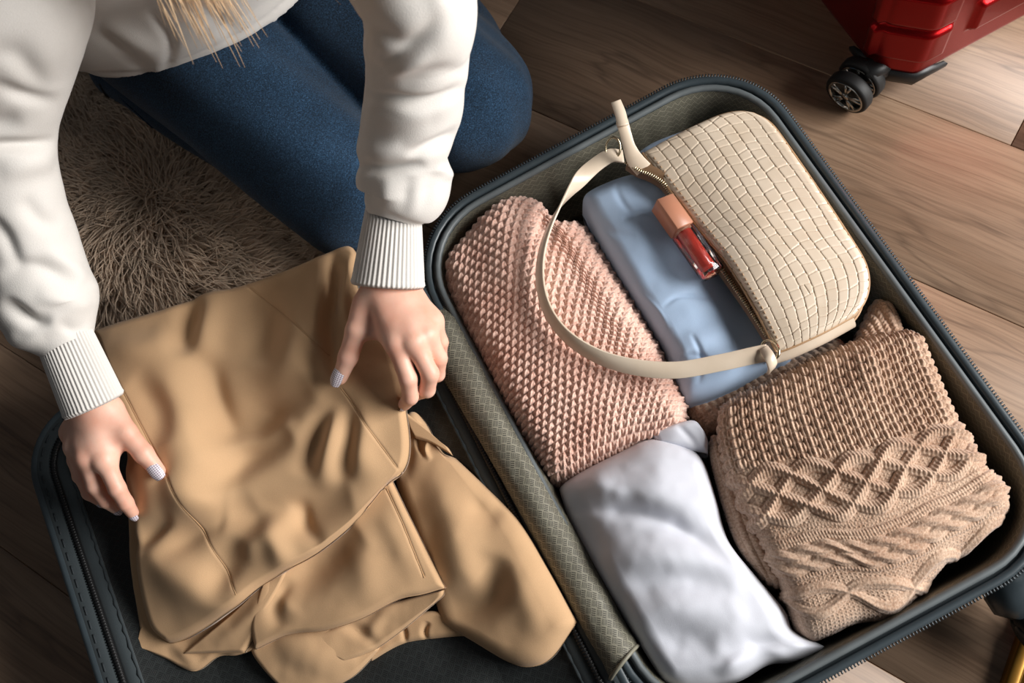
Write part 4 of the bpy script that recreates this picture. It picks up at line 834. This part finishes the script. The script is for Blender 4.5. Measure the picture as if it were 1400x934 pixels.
# ------------------------------------------------------------------ lip gloss
p0, p1 = at(905, 276, .164), at(975, 375, .163); ax_ = (p1 - p0); L_ = np.linalg.norm(ax_); ax_ /= L_
side = np.cross(ax_, [0, 0, 1.0]); side /= np.linalg.norm(side); upv = np.cross(side, ax_)
if side @ np.array([1.0, 0, 0]) < 0: side = -side; upv = np.cross(side, ax_); upv = upv if upv[2] > 0 else -upv
rr = math.radians(22); s2 = math.cos(rr) * side - math.sin(rr) * upv; u2 = math.sin(rr) * side + math.cos(rr) * upv; R = np.array([ax_, s2, u2])
gl = thing('lip_gloss', 'square glass tube of red lip gloss with rose-brown cap', 'lip gloss', tuple((p0 + p1) / 2))
cl_ = 0.405 * L_; v, f = box(p0 + ax_ * cl_ / 2, (cl_, 0.0225, 0.0225), R, 0.0009); mk('cap', v, f, M_cap, gl, smooth=False)
bc_ = p0 + ax_ * (cl_ + (L_ - cl_) / 2 + 0.0003); v, f = box(bc_, (L_ - cl_, 0.0222, 0.0222), R, 0.0016); mk('bottle', v, f, M_glass, gl, smooth=False)
v, f = box(bc_ - ax_ * 0.0035, (L_ - cl_ - 0.010, 0.0118, 0.0118), R, 0.003); mk('gloss_liquid', v, f, M_gloss, gl, smooth=False)
v, f = tube([p0 + ax_ * cl_, p0 + ax_ * (cl_ + 0.004)], 0.0085, 20); mk('neck', v, f, M_cap, gl)

# stitching beside the bag's open edge and croc creases on the strap
q = catmull([(x + 7, y - 4) for x, y in bl_], 90); parts = []
for i in range(4, 86):
    if i % 2: continue
    parts.append(tube([face.on(*q[i], 0.0006), face.on(*q[i + 1], 0.0006)], 0.0005, 5))
v, f = merge(parts); o = mk('stitching', v, f, M_edge, bag); o['kind'] = 'stuff'
# ------------------------------------------------------------------ fur rug under the kneeling figure
rugc = np.array([-0.26, 0.955]); rugr = np.array([0.285, 0.345])
def rug_h(x, y):
    q = ((x - rugc[0]) / rugr[0]) ** 2 + ((y - rugc[1]) / rugr[1]) ** 2
    return 0.034 * np.clip(1 - q ** 2, 0, 1) ** 0.5 + 0.012 * fbm(x * 9, y * 9, 21, 2) * np.clip(1 - q, 0, 1) + 0.002
rug = thing('fur_rug', 'shaggy taupe faux-fur rug on the floor under the kneeling person', 'rug', (rugc[0], rugc[1], 0))
nr_, na_ = 16, 56; a = np.linspace(0, 2 * math.pi, na_, endpoint=False); V = []
for i in range(nr_):
    t = (i + 0.001) / (nr_ - 1); x = rugc[0] + rugr[0] * t * np.cos(a) * (1 + 0.05 * np.sin(3 * a)); y = rugc[1] + rugr[1] * t * np.sin(a) * (1 + 0.05 * np.sin(3 * a)); V.append(np.c_[x, y, rug_h(x, y)])
low = V[-1].copy(); low[:, 2] = 0.0; V.append(low); mk('backing', np.vstack(V), grid_faces(nr_ + 1, na_, wv=True)[:, ::-1], M_furbase, rug)
NS = 30000; r_ = np.sqrt(RNG.random(NS)) * 1.0; th = RNG.random(NS) * 2 * math.pi
X_ = rugc[0] + rugr[0] * r_ * np.cos(th) * 1.02; Y_ = rugc[1] + rugr[1] * r_ * np.sin(th) * 1.02
NT = 330; tr = np.sqrt(RNG.random(NT)); tth = RNG.random(NT) * 2 * math.pi; TX = rugc[0] + rugr[0] * tr * np.cos(tth); TY = rugc[1] + rugr[1] * tr * np.sin(tth)
near = np.concatenate([np.argmin((X_[i:i + 2000, None] - TX) ** 2 + (Y_[i:i + 2000, None] - TY) ** 2, axis=1) for i in range(0, NS, 2000)])
swirl = at(205, 268, 0.05)[:2]
def flow(x, y):
    dx_ = x - swirl[0]; dy_ = y - swirl[1]; base = np.arctan2(dy_, dx_); return base + 1.7 * fbm(x * 7, y * 7, 33, 2) + 0.35
rs_ = np.hypot(X_ - swirl[0], Y_ - swirl[1]); an = flow(TX, TY)[near] + RNG.normal(0, 1, NS) * (0.16 + 1.3 * np.exp(-rs_ / 0.045)); L = RNG.uniform(0.050, 0.085, NS); tipx = TX[near] + np.cos(an) * 0.066; tipy = TY[near] + np.sin(an) * 0.066
S_ = 6; ss = np.linspace(0, 1, S_); root = np.c_[X_, Y_, rug_h(X_, Y_) - 0.002]; lift = RNG.uniform(0.012, 0.034, NS); curl = RNG.normal(0, 0.006, NS)
Vs = []
for s in ss:
    px_ = X_ + np.cos(an) * L * s; py_ = Y_ + np.sin(an) * L * s; k = 0.74 * s ** 1.4
    px_ = px_ * (1 - k) + tipx * k - np.sin(an) * curl * math.sin(s * 5); py_ = py_ * (1 - k) + tipy * k + np.cos(an) * curl * math.sin(s * 5)
    pz_ = np.maximum(rug_h(px_, py_), 0.003) + lift * math.sin(min(1, s * 1.15) * math.pi * 0.72) + 0.001
    Vs.append(np.stack([px_, py_, pz_], -1))
C_ = np.stack(Vs, 1); keep = (X_ < -0.03) & (C_[:, :, 1].min(1) > 0.604); C_ = C_[keep]; an = an[keep]; NS = len(C_); sd_ = np.stack([-np.sin(an), np.cos(an), np.zeros(NS)], -1)[:, None]; wd_ = (0.0012 * (1 - 0.92 * ss ** 1.5))[None, :, None]
quad = np.stack([C_ + sd_ * wd_, C_ + np.array([0, 0, 1.0]) * wd_ * 1.1, C_ - sd_ * wd_], 2).reshape(-1, 3)
gf = grid_faces(S_, 3); gf = np.vstack([gf]); FF = (gf[None] + (np.arange(NS) * S_ * 3)[:, None, None]).reshape(-1, 4)
o = mk('fur_pile', quad, FF, M_fur, rug); o['kind'] = 'stuff'

# ------------------------------------------------------------------ person: hands, arms, head as one skin mesh
def J(x, y, z): return at(x, y, z)
def cone_list_sdf(segs, k=0.006):
    def fn(p):
        d = None
        for s in segs:
            e = sd_cone(p, s[0], s[1], s[2], s[3], s[4] if len(s) > 4 else None); kk = s[5] if len(s) > 5 else k
            d = e if d is None else smin(d, e, kk)
        return d
    return fn
def make_hand(wrist, fore, mcps, fingers, thumb, web, back_n):
    """wrist, fore: points; mcps: four knuckles; fingers: per finger (pip, dip, tip); thumb: (cmc, mcp, ip, tip)"""
    segs = [(fore, wrist, 0.0255, 0.0245, (back_n, 1.35))]
    wv = (mcps[0] - mcps[3]); wv = wv / np.linalg.norm(wv)
    for i, mc in enumerate(mcps):
        w0 = wrist + wv * (0.013 - 0.0087 * i); segs.append((w0, mc, 0.0150, 0.0112 - 0.0006 * i, None, 0.016))
    for i in range(3): segs.append(((mcps[i] * 0.6 + mcps[i + 1] * 0.4) * 0.8 + wrist * 0.2, mcps[i + 1] * 0.9 + wrist * 0.1, 0.0105, 0.0095, None, 0.012))
    c = mcps.mean(0) * 0.5 + wrist * 0.5 - back_n * 0.008; segs.append((c, mcps.mean(0) * 0.8 + wrist * 0.2 - back_n * 0.008, 0.018, 0.014, None, 0.014))
    base_fn = cone_list_sdf(segs, 0.014)
    cm, mp, ip, tp = thumb
    th_ = [(cm, mp, 0.0150, 0.0120), (mp, ip, 0.0120, 0.0103), (ip, tp, 0.0105, 0.0082)]; th_fn = cone_list_sdf(th_, 0.004)
    rads = [(0.0104, 0.0094, 0.0084, 0.0070), (0.0106, 0.0096, 0.0085, 0.0071), (0.0100, 0.0090, 0.0080, 0.0067), (0.0088, 0.0078, 0.0070, 0.0058)]
    fns = []
    for mc, (pi, di, ti), r in zip(mcps, fingers, rads):
        fns.append(cone_list_sdf([(mc, pi, r[0], r[1]), (pi, di, r[1], r[2]), (di, ti, r[2], r[3])], 0.003))
    wb = cone_list_sdf([(web[0], web[1], 0.0105, 0.0075), (web[1], web[2], 0.0075, 0.0090)], 0.008)
    def fn(p):
        d = smin(smin(base_fn(p), th_fn(p), 0.012), wb(p), 0.012)
        fd = None
        for q in fns:
            e = q(p); fd = e if fd is None else smin(fd, e, 0.0016)
        d = smin(d, fd, 0.0075)
        for i, mc in enumerate(mcps):       # knuckle bumps
            d = smin(d, np.sqrt(((p - (mc + back_n * (0.0035))) ** 2).sum(-1)) - (0.0082 - 0.0005 * i), 0.006)
        return d
    allp = np.array([wrist, fore, cm, mp, ip, tp] + list(mcps) + [q for f_ in fingers for q in f_])
    return surface_nets(fn, allp.min(0) - 0.036, allp.max(0) + 0.036, 0.00155, 2)
def nrm_(v): v = np.asarray(v, dtype=float); return v / np.linalg.norm(v)
# person's left hand (at the jacket's edge beside the hinge)
wL = J(531, 392, .238); fL = J(538, 296, .264); mL = np.array([J(541, 470, .243), J(566, 468, .243), J(584, 458, .236), J(593, 440, .225)])
fgL = [(J(558, 518, .226), J(561, 543, .206), J(553, 553, .186)), (J(588, 511, .222), J(584, 533, .202), J(573, 538, .183)), (J(600, 490, .212), J(598, 512, .192), J(586, 518, .175)), (J(603, 468, .203), J(602, 486, .186), J(594, 492, .172))]
bnL = nrm_((0.05, -0.25, 1)); tL = (J(500, 418, .236), J(488, 452, .232), J(476, 488, .219), J(465, 516, .206))
hvL = make_hand(wL, fL, mL, fgL, tL, (J(502, 432, .232), J(513, 452, .228), J(532, 462, .236)), bnL)
# person's right hand (at the jacket's outer edge)
wR = J(128, 556, .230); fR = J(92, 470, .262); mR = np.array([J(143, 630, .224), J(119, 627, .225), J(103, 612, .216), J(96, 592, .204)])
fgR = [(J(160, 668, .208), J(172, 688, .190), J(181, 701, .176)), (J(130, 664, .204), J(145, 684, .186), J(158, 694, .172)), (J(113, 652, .194), J(122, 674, .176), J(136, 684, .164)), (J(102, 630, .184), J(108, 652, .170), J(118, 664, .160))]
bnR = nrm_((-0.1, -0.25, 1)); tR = (J(152, 566, .226), J(172, 592, .222), J(196, 620, .212), J(216, 644, .201))
hvR = make_hand(wR, fR, mR, fgR, tR, (J(156, 582, .222), J(160, 604, .216), J(150, 622, .218)), bnR)
# arm and head under the clothes
SHL = np.array([0.08, 0.80, 0.66]); SHR = np.array([-0.22, 0.86, 0.66]); ELL = J(572, 0, .47); ELR = J(10, 205, .405); NECK = (SHL + SHR) / 2 + np.array([0, 0.0, 0.05])
HC = NECK + np.array([0.0, -0.075, 0.17]); hf = nrm_((-0.12, -0.78, -0.62)); hr = nrm_(np.cross(hf, (0, 0, 1.0))); hu = np.cross(hr, hf)
def HL(r, f_, u): return HC + hr * r + hf * f_ + hu * u
def ellip(p, c, ax): 
    q = p - c; L_ = np.stack([(q @ hr) / ax[0], (q @ hf) / ax[1], (q @ hu) / ax[2]], -1); n_ = np.sqrt((L_ ** 2).sum(-1)); return (n_ - 1) * min(ax)
def head_fn(p):
    d = ellip(p, HL(0, -0.012, 0.022), (0.072, 0.090, 0.088)); d = smin(d, ellip(p, HL(0, 0.030, -0.040), (0.056, 0.058, 0.070)), 0.03)
    d = smin(d, ellip(p, HL(0, 0.062, -0.092), (0.020, 0.018, 0.016)), 0.025)
    d = smin(d, sd_cone(p, HL(0, 0.080, 0.012), HL(0, 0.104, -0.026), 0.008, 0.011), 0.012)
    for s in (-1, 1):
        d = smin(d, ellip(p, HL(s * 0.012, 0.092, -0.030), (0.008, 0.009, 0.007)), 0.008)
        d = smin(d, ellip(p, HL(s * 0.074, -0.012, -0.012), (0.010, 0.020, 0.030)), 0.008)
        d = np.maximum(d, -ellip(p, HL(s * 0.031, 0.088, 0.006), (0.016, 0.012, 0.010)))
        d = smin(d, sd_cone(p, HL(s * 0.016, 0.080, 0.022), HL(s * 0.045, 0.068, 0.024), 0.006, 0.005), 0.010)
    d = smin(d, sd_cone(p, HL(0, -0.035, -0.045), NECK + np.array([0, 0.02, -0.06]), 0.052, 0.055), 0.03)
    return d
hv = surface_nets(head_fn, HC - 0.24, HC + 0.17, 0.0038, 2)
def arm_mesh(ch, sh):
    q = catmull(list(ch[0][:-1]) + [sh], 60); return tube(q[1:], np.interp(np.linspace(0, 1, 59), [0, 0.4, 1], [0.023, 0.026, 0.036]), 14)
def sleeve_chain(px, sh):
    P = [J(x, y, z) for x, y, z, h in px]; R_ = [h * scale_at(p) for (x, y, z, h), p in zip(px, P)]
    e0, r0 = P[-1], R_[-1]
    for t in (0.2, 0.4, 0.6, 0.8, 1.0): P.append(e0 * (1 - t) + sh * t + np.array([0, 0, -0.02]) * math.sin(t * math.pi)); R_.append(r0 * (1 - t) + 0.07 * t)
    return np.array(P), np.array(R_)
chL = sleeve_chain([(537, 300, .266, 36), (541, 286, .270, 47), (552, 262, .280, 60), (551, 240, .292, 62), (551, 205, .312, 60), (561, 165, .338, 65), (568, 120, .368, 69), (570, 60, .415, 74), (570, 0, .465, 80)], SHL)
chR = sleeve_chain([(94, 474, .260, 35), (84, 456, .266, 48), (72, 432, .276, 62), (60, 402, .290, 67), (44, 345, .322, 62), (28, 290, .352, 64), (10, 225, .388, 66), (4, 160, .420, 72), (6, 80, .465, 92), (4, 0, .515, 118)], SHR)
tor = tube(catmull([np.array([-0.14, 0.98, 0.30]), np.array([-0.11, 0.92, 0.5]), NECK - np.array([0, -0.02, 0.03])], 24), np.interp(np.linspace(0, 1, 24), [0, 0.5, 0.9, 1], [0.10, 0.11, 0.09, 0.05]), 20)
shb = tube(catmull([SHL, (SHL + SHR) / 2 + np.array([0, 0.01, 0.01]), SHR], 20), 0.05, 14)
V, Fq = merge([(hvL[0], hvL[1]), (hvR[0], hvR[1]), (hv[0], hv[1]), arm_mesh(chL, SHL), arm_mesh(chR, SHR), tor, shb])
person = mk('person', V, Fq, M_skin); tag(person, 'kneeling person in white jumper and blue jeans folding a camel blazer', 'person')
# nails
def nail(c, ax, n_, w, l, name='fingernail'):
    ax = nrm_(ax); n_ = nrm_(n_ - (n_ @ ax) * ax); s = np.cross(n_, ax); V = []; UVn = []
    for i in range(12):
        t = i / 11 - 0.5
        for j in range(11):
            u = j / 10 - 0.5; taper = 1 - 0.55 * max(0, t - 0.15) ** 1.5 * 2.2 - 0.25 * max(0, -t - 0.25)
            V.append(c + ax * l * t * (1 - 0.10 * (2 * u) ** 2) + s * w * u * taper + n_ * (0.0016 - w * 0.55 * (u * 1.0) ** 2 * 1.6 - 0.0012 * (2 * t) ** 2)); UVn.append((t * l, u * w))
    return mk(name, V, grid_faces(12, 11), M_nail, person, uv=np.array(UVn) + 0.05)
nail(tL[3] + nrm_(tL[3] - tL[2]) * 0.0025 + np.array([-0.0015, -0.001, 0.0088]), tL[3] - tL[2], np.array([-0.25, -0.25, 1.0]), 0.0140, 0.0200)
nail(tR[3] + nrm_(tR[3] - tR[2]) * 0.0025 + np.array([0.000, -0.001, 0.0088]), tR[3] - tR[2], np.array([0.1, -0.3, 1.0]), 0.0140, 0.0200)
nail(fgL[0][2] + nrm_(fgL[0][2] - fgL[0][1]) * 0.005 + np.array([0.0, -0.005, 0.003]), fgL[0][2] - fgL[0][1], np.array([0.2, -0.9, 0.3]), 0.010, 0.012)
for fg in (fgL[1], fgL[2], fgL[3], fgR[0], fgR[1], fgR[2], fgR[3]):
    d = nrm_(fg[2] - fg[1]); out = np.array([0.0, -0.8, 0.5]); out -= (out @ d) * d; nail(fg[2] + d * 0.003 + nrm_(out) * 0.0055, d, out, 0.0095, 0.011)
for s in (-1, 1):
    a = np.linspace(0, math.pi, 9); b = np.linspace(0, 2 * math.pi, 14, endpoint=False)
    for nm, c, r, mt in (('eye', HL(s * 0.031, 0.072, 0.006), 0.0115, M_iris), ('iris', HL(s * 0.031, 0.0795, 0.004), 0.0055, M_dark)):
        mk(nm, np.array([c + r * (math.sin(x) * math.cos(y) * hr + math.sin(x) * math.sin(y) * hu + math.cos(x) * hf) for x in a for y in b]), grid_faces(9, 14, wv=True), mt, person)
v, f = tube(catmull([HL(-0.022, 0.076, -0.060), HL(-0.006, 0.0875, -0.056), HL(0.006, 0.0875, -0.056), HL(0.022, 0.076, -0.060)], 20), np.interp(np.linspace(0, 1, 20), [0, 0.5, 1], [0.001, 0.0055, 0.001]), 8); mk('lips', v, f, M_lip, person)

# jumper of the person: torso and sleeves as one surface with folds
tx = nrm_(SHL - SHR); tf = nrm_(np.cross([0, 0, 1.0], tx)); tf = tf if tf[1] < 0 else -tf
spine = np.array([[-0.140, 0.965, 0.245], [-0.140, 0.955, 0.30], [-0.130, 0.925, 0.42], [-0.105, 0.875, 0.56], [-0.075, 0.835, 0.66], [-0.07, 0.83, 0.715]])
wid = np.array([0.178, 0.178, 0.17, 0.168, 0.15, 0.07]); dep = np.array([0.125, 0.122, 0.128, 0.13, 0.10, 0.06])
def torso_sdf(p):
    z = p[..., 2]; c = [np.interp(z, spine[:, 2], spine[:, k]) for k in (0, 1)]; w = np.interp(z, spine[:, 2], wid); dp = np.interp(z, spine[:, 2], dep)
    qx = p[..., 0] - c[0]; qy = p[..., 1] - c[1]; a = qx * tx[0] + qy * tx[1]; b = qx * tf[0] + qy * tf[1]
    n_ = (np.abs(a / w) ** 2.3 + np.abs(b / dp) ** 2.3) ** (1 / 2.3); d = (n_ - 1) * dp
    d = d + 0.006 * np.sin(18 * a + 30 * (z - 0.3)) * np.exp(-((z - 0.40) / 0.10) ** 2) * (b > 0) + 0.004 * np.sin(9 * a - 45 * z)
    d = d + np.where(b > 0, 0.0022 * np.exp(-((z - 0.272) / 0.002) ** 2), 0)
    hem = 0.247 + 0.010 * np.cos(6 * a)
    return np.maximum(np.maximum(d, hem - z), z - 0.735)
px_folds = [([(500, 28), (526, 47), (549, 60), (571, 54), (600, 31), (632, 8)], 9, -0.010), ([(505, 98), (560, 74), (605, 48)], 13, -0.007), ([(515, 110), (549, 92), (590, 74)], 9, 0.006), ([(545, 116), (590, 100), (635, 90)], 10, -0.005), ([(498, 130), (534, 137), (566, 142), (594, 139), (617, 129), (640, 116)], 7, -0.012),
    ([(500, 160), (540, 165), (590, 165)], 16, 0.004), ([(632, 178), (606, 194), (577, 206), (556, 211)], 7, -0.011), ([(484, 214), (494, 227), (520, 232), (549, 230), (582, 222)], 7, -0.011), ([(486, 200), (520, 208), (550, 200)], 12, 0.005), ([(508, 232), (504, 258), (506, 290)], 9, -0.004), ([(562, 240), (555, 266), (552, 295)], 9, -0.004), ([(592, 228), (612, 238), (622, 252)], 7, 0.006), ([(594, 236), (586, 262), (574, 292)], 9, -0.004), ([(532, 238), (528, 265), (526, 295)], 9, 0.003), ([(620, 20), (600, 0), (590, -30)], 12, 0.006),
    ([(-20, 70), (20, 72), (45, 100), (66, 122)], 13, -0.009), ([(-10, 112), (30, 130), (80, 138)], 9, -0.008), ([(-40, 203), (0, 200), (45, 198), (80, 190)], 8, -0.011), ([(-30, 172), (5, 168), (30, 160)], 14, -0.006), ([(0, 235), (40, 225), (75, 225)], 16, 0.006), ([(-25, 290), (5, 322), (28, 372)], 10, -0.008), ([(30, 270), (55, 300), (85, 310)], 12, -0.006), ([(0, 376), (40, 366), (70, 372), (100, 392)], 11, -0.008), ([(60, 340), (90, 360), (115, 385)], 10, 0.005), ([(5, 408), (17, 420), (43, 440), (72, 438)], 9, -0.014), ([(50, 400), (90, 412), (125, 420)], 12, 0.006), ([(10, 455), (31, 470), (60, 462)], 8, 0.006), ([(80, 440), (100, 450), (118, 448)], 7, -0.006),
    ([(126, 40), (165, 66), (208, 100)], 9, -0.010), ([(140, 30), (190, 60), (230, 85)], 14, 0.008), ([(200, 10), (232, 55), (226, 98)], 7, -0.008), ([(110, 101), (160, 101), (212, 100)], 3, -0.004), ([(260, -10), (300, 30), (330, 50)], 16, -0.007)]
def pixel_of(p):
    v_ = p - CAM.astype(np.float32); w_ = v_ @ FW.astype(np.float32); return np.stack([700 + F_PX * (v_ @ RT.astype(np.float32)) / w_, 467 - F_PX * (v_ @ UP.astype(np.float32)) / w_], -1)
def sweater_fn(p):
    d = torso_sdf(p); d = smin(d, sd_cone(p, SHL, SHR, 0.072, 0.072), 0.03)
    nk = sd_cone(p, NECK + np.array([0, 0.0, -0.01]), NECK + np.array([0, -0.01, 0.03]), 0.066, 0.062); return smin(d, nk, 0.02)
allp = np.vstack([SHL, SHR, spine]); sv = surface_nets(sweater_fn, allp.min(0) - [0.12, 0.16, 0.04], allp.max(0) + [0.10, 0.15, 0.06], 0.0036, 2)
tv = sv[0]; q = pixel_of(tv.astype(np.float32)).astype(float); frn = ((tv - spine[0]) @ tf) > 0.0; k_ = frn & (q[:, 1] > -60) & (q[:, 1] < 160) & (q[:, 0] > 60)
h = np.zeros(len(tv)); h[k_] = fold_field(q[k_], px_folds); tv = tv + h[:, None] * nrm_(tf + np.array([0, 0, 0.5]))
def sleeve_mesh(ch, n1=330, n2=170):
    D4 = catmull(np.c_[ch[0], ch[1]], n1); c = D4[:, :3]; R_ = D4[:, 3]; t = np.gradient(c, axis=0)
    for _ in range(12): t[1:-1] = (t[:-2] + t[1:-1] + t[2:]) / 3
    t /= np.linalg.norm(t, axis=1, keepdims=True); v_ = -FW - (t @ -FW)[:, None] * t; v_ /= np.linalg.norm(v_, axis=1, keepdims=True); s_ = np.cross(v_, t); s_ *= np.sign(s_ @ RT)[:, None]
    a = np.linspace(0, 2 * math.pi, n2, endpoint=False); rad = np.cos(a)[None, :, None] * v_[:, None] + np.sin(a)[None, :, None] * s_[:, None]
    G = c[:, None] + rad * R_[:, None, None]; q = pixel_of(G.astype(np.float32)).astype(float); h = np.zeros((n1, n2)); rows = (q[..., 1].max(1) > -120)
    h[rows] = fold_field(q[rows], px_folds); h *= smoothstep(-0.45, 0.2, np.cos(a))[None, :]
    tt = np.linspace(0, 1, n1)[:, None]; h = h + 0.004 * fbm(tt * 14, np.cos(a)[None] * 1.3 + np.sin(a)[None] * 0.7 + 5, 3, 2) * np.clip(tt * 12, 0, 1)
    for _ in range(10): e = np.pad(np.pad(h, ((1, 1), (0, 0)), mode='edge'), ((0, 0), (1, 1)), mode='wrap'); h = (2 * h + e[:-2, 1:-1] + e[2:, 1:-1] + e[1:-1, :-2] + e[1:-1, 2:]) / 6
    rib = 0.00022 * np.cos(a * 85)[None, :]
    return (G + rad * (h + rib)[..., None]).reshape(-1, 3), grid_faces(n1, n2, wv=True)
sv = merge([(tv, sv[1]), sleeve_mesh(chL), sleeve_mesh(chR)])
swt = mk('jumper', sv[0], sv[1], M_sweater, person)
def cuff(px_a, px_b, za, zb_, ha, hb, bend, flat, ribs=46, mid=1.0):
    a, b = J(*px_a, za), J(*px_b, zb_); n1, n2 = 26, ribs * 8; V = []
    for i in range(n1):
        t = i / (n1 - 1); c = a * (1 - t) + b * t; ax = nrm_(b - a); v_ = nrm_(np.array([0, 0, 1.0]) - ax * ax[2]); s_ = np.cross(ax, v_); s_ = s_ if s_ @ RT > 0 else -s_
        R_ = ((ha * (1 - t) + hb * t) * mid ** (4 * t * (1 - t))) * scale_at(c)
        for j in range(n2):
            q = 2 * math.pi * j / n2; rib = 0.0006 * math.cos(q * ribs); e = 0.0015 * math.exp(-((t - 1) / 0.04) ** 2) - (0.003 if i == n1 - 1 else 0)
            V.append(c + s_ * (R_ + rib + e) * math.sin(q) + v_ * (R_ * flat + rib + e) * math.cos(q) + ax * bend * math.cos(q) * t)
    V = np.array(V); inner = V[-n2:] + (b - V[-n2:]) * 0.12 - nrm_(b - a) * 0.012; V = np.vstack([V, inner]); return mk('cuff', V, grid_faces(n1 + 1, n2, wv=True), M_sweater, swt)
cuff((538, 286), (530, 391), .268, .240, 38, 51, 0.003, 0.80)
cuff((88, 462), (129, 556), .264, .233, 38, 43, 0.004, 0.80)
# jeans
KL = J(632, 146, .105); KR = J(484, 268, .105); HPL = np.array([-0.015, 1.045, 0.215]); HPR = np.array([-0.205, 1.015, 0.215]); AL = np.array([0.125, 1.10, 0.050]); AR = np.array([-0.30, 1.06, 0.075])
def jeans_fn(p):
    d = None
    for hp_, kn, an_ in ((HPL, KL, AL), (HPR, KR, AR)):
        e = smin(sd_cone(p, hp_, kn, 0.112, 0.082), sd_cone(p, kn + np.array([0.030 if hp_ is HPL else 0.0, 0.02, -0.030]), an_, 0.070, 0.048), 0.025); d = e if d is None else smin(d, e, 0.012)
    pel = sd_cone(p, HPL + np.array([-0.03, 0.03, 0.03]), HPR + np.array([0.03, 0.03, 0.03]), 0.115, 0.115); d = smin(d, pel, 0.03)
    d = d + 0.0035 * np.sin(p[..., 0] * 55 + p[..., 1] * 38) * np.sin(p[..., 1] * 30 - p[..., 2] * 50)
    return np.maximum(d, 0.012 - p[..., 2])
allp = np.array([KL, KR, HPL, HPR, AL, AR]); jv = surface_nets(jeans_fn, allp.min(0) - 0.14, allp.max(0) + 0.17, 0.006, 2)
jeans = mk('jeans', jv[0], jv[1], M_denim, person)
def on_jeans(px, py):
    d = FW + (px - 700) / F_PX * RT - (py - 467) / F_PX * UP; d = d / np.linalg.norm(d); t = 0.5; 
    for _ in range(60):
        e = float(jeans_fn((CAM + d * t)[None].astype(np.float32))[0]); t += e * 0.8
        if t > 2: break
    return CAM + d * t
for pl in ([(165, 135), (225, 190), (285, 245), (345, 300), (400, 350)],):
    q = catmull(pl, 60); w = np.array([on_jeans(x, y) for x, y in q]); w = w[np.abs(jeans_fn(w[None].astype(np.float32))[0]) < 0.004]; w[:, 2] += 0.0004
    v, f = tube(w, 0.0011, 6); mk('side_seam', v, f, M_denim, jeans)
for an_, sh_ in ((AL, 0.02), (AR, -0.02)):
    for nm in ('shoe',):
        q = catmull([an_ + [0, -0.02, 0], an_ + np.array([sh_, 0.08, -0.012]), an_ + np.array([sh_ * 1.5, 0.17, -0.022]), an_ + np.array([sh_ * 2, 0.21, -0.026])], 24); v, f = tube(q, np.interp(np.linspace(0, 1, 24), [0, 0.3, 0.8, 1], [0.040, 0.040, 0.036, 0.018]), 14); v[:, 2] = np.maximum(v[:, 2], 0.004); mk(nm, v, f, M_black, person)
# hair: cap over the skull and long strands hanging beside the face
def cap_fn(p):
    d = np.maximum(ellip(p, HL(0, -0.018, 0.026), (0.082, 0.096, 0.096)), -ellip(p, HL(0, 0.075, -0.055), (0.062, 0.075, 0.105))); return np.maximum(d, -(((p - HC) @ hu) + 0.075))
cv = surface_nets(cap_fn, HC - 0.16, HC + 0.16, 0.005, 2); hairo = mk('hair', cv[0], cv[1], M_hair, person)
parts = []; rs = random.Random(3)
tipc = J(296, 34, .50)
for k in range(420):
    s = 1 if k % 2 else -1; rt = HL(s * rs.uniform(0.045, 0.078), rs.uniform(-0.08, 0.045), rs.uniform(-0.03, 0.05))
    if s < 0: tip = tipc + np.array([rs.gauss(0.0, 0.016), rs.gauss(0.010, 0.022), rs.uniform(-0.03, 0.10)])
    else: tip = np.array([0.05, 0.66, 0.50]) + np.array([rs.gauss(0, 0.02), rs.gauss(0, 0.03), rs.uniform(-0.03, 0.08)])
    if rs.random() < 0.25: tip[2] -= 0.02
    q = catmull([rt, rt * 0.7 + tip * 0.3 + np.array([s * 0.03, 0.0, 0.03]), rt * 0.3 + tip * 0.7 + np.array([s * 0.012 + rs.gauss(0, 0.004), rs.gauss(0, 0.004), 0.0]), tip], 18)
    parts.append(tube(q, np.interp(np.linspace(0, 1, 18), [0, 0.6, 1], [0.0022, 0.0013, 0.0002]), 5))
v, f = merge(parts); o = mk('hair_strands', v, f, M_hair, hairo); o['kind'] = 'stuff'
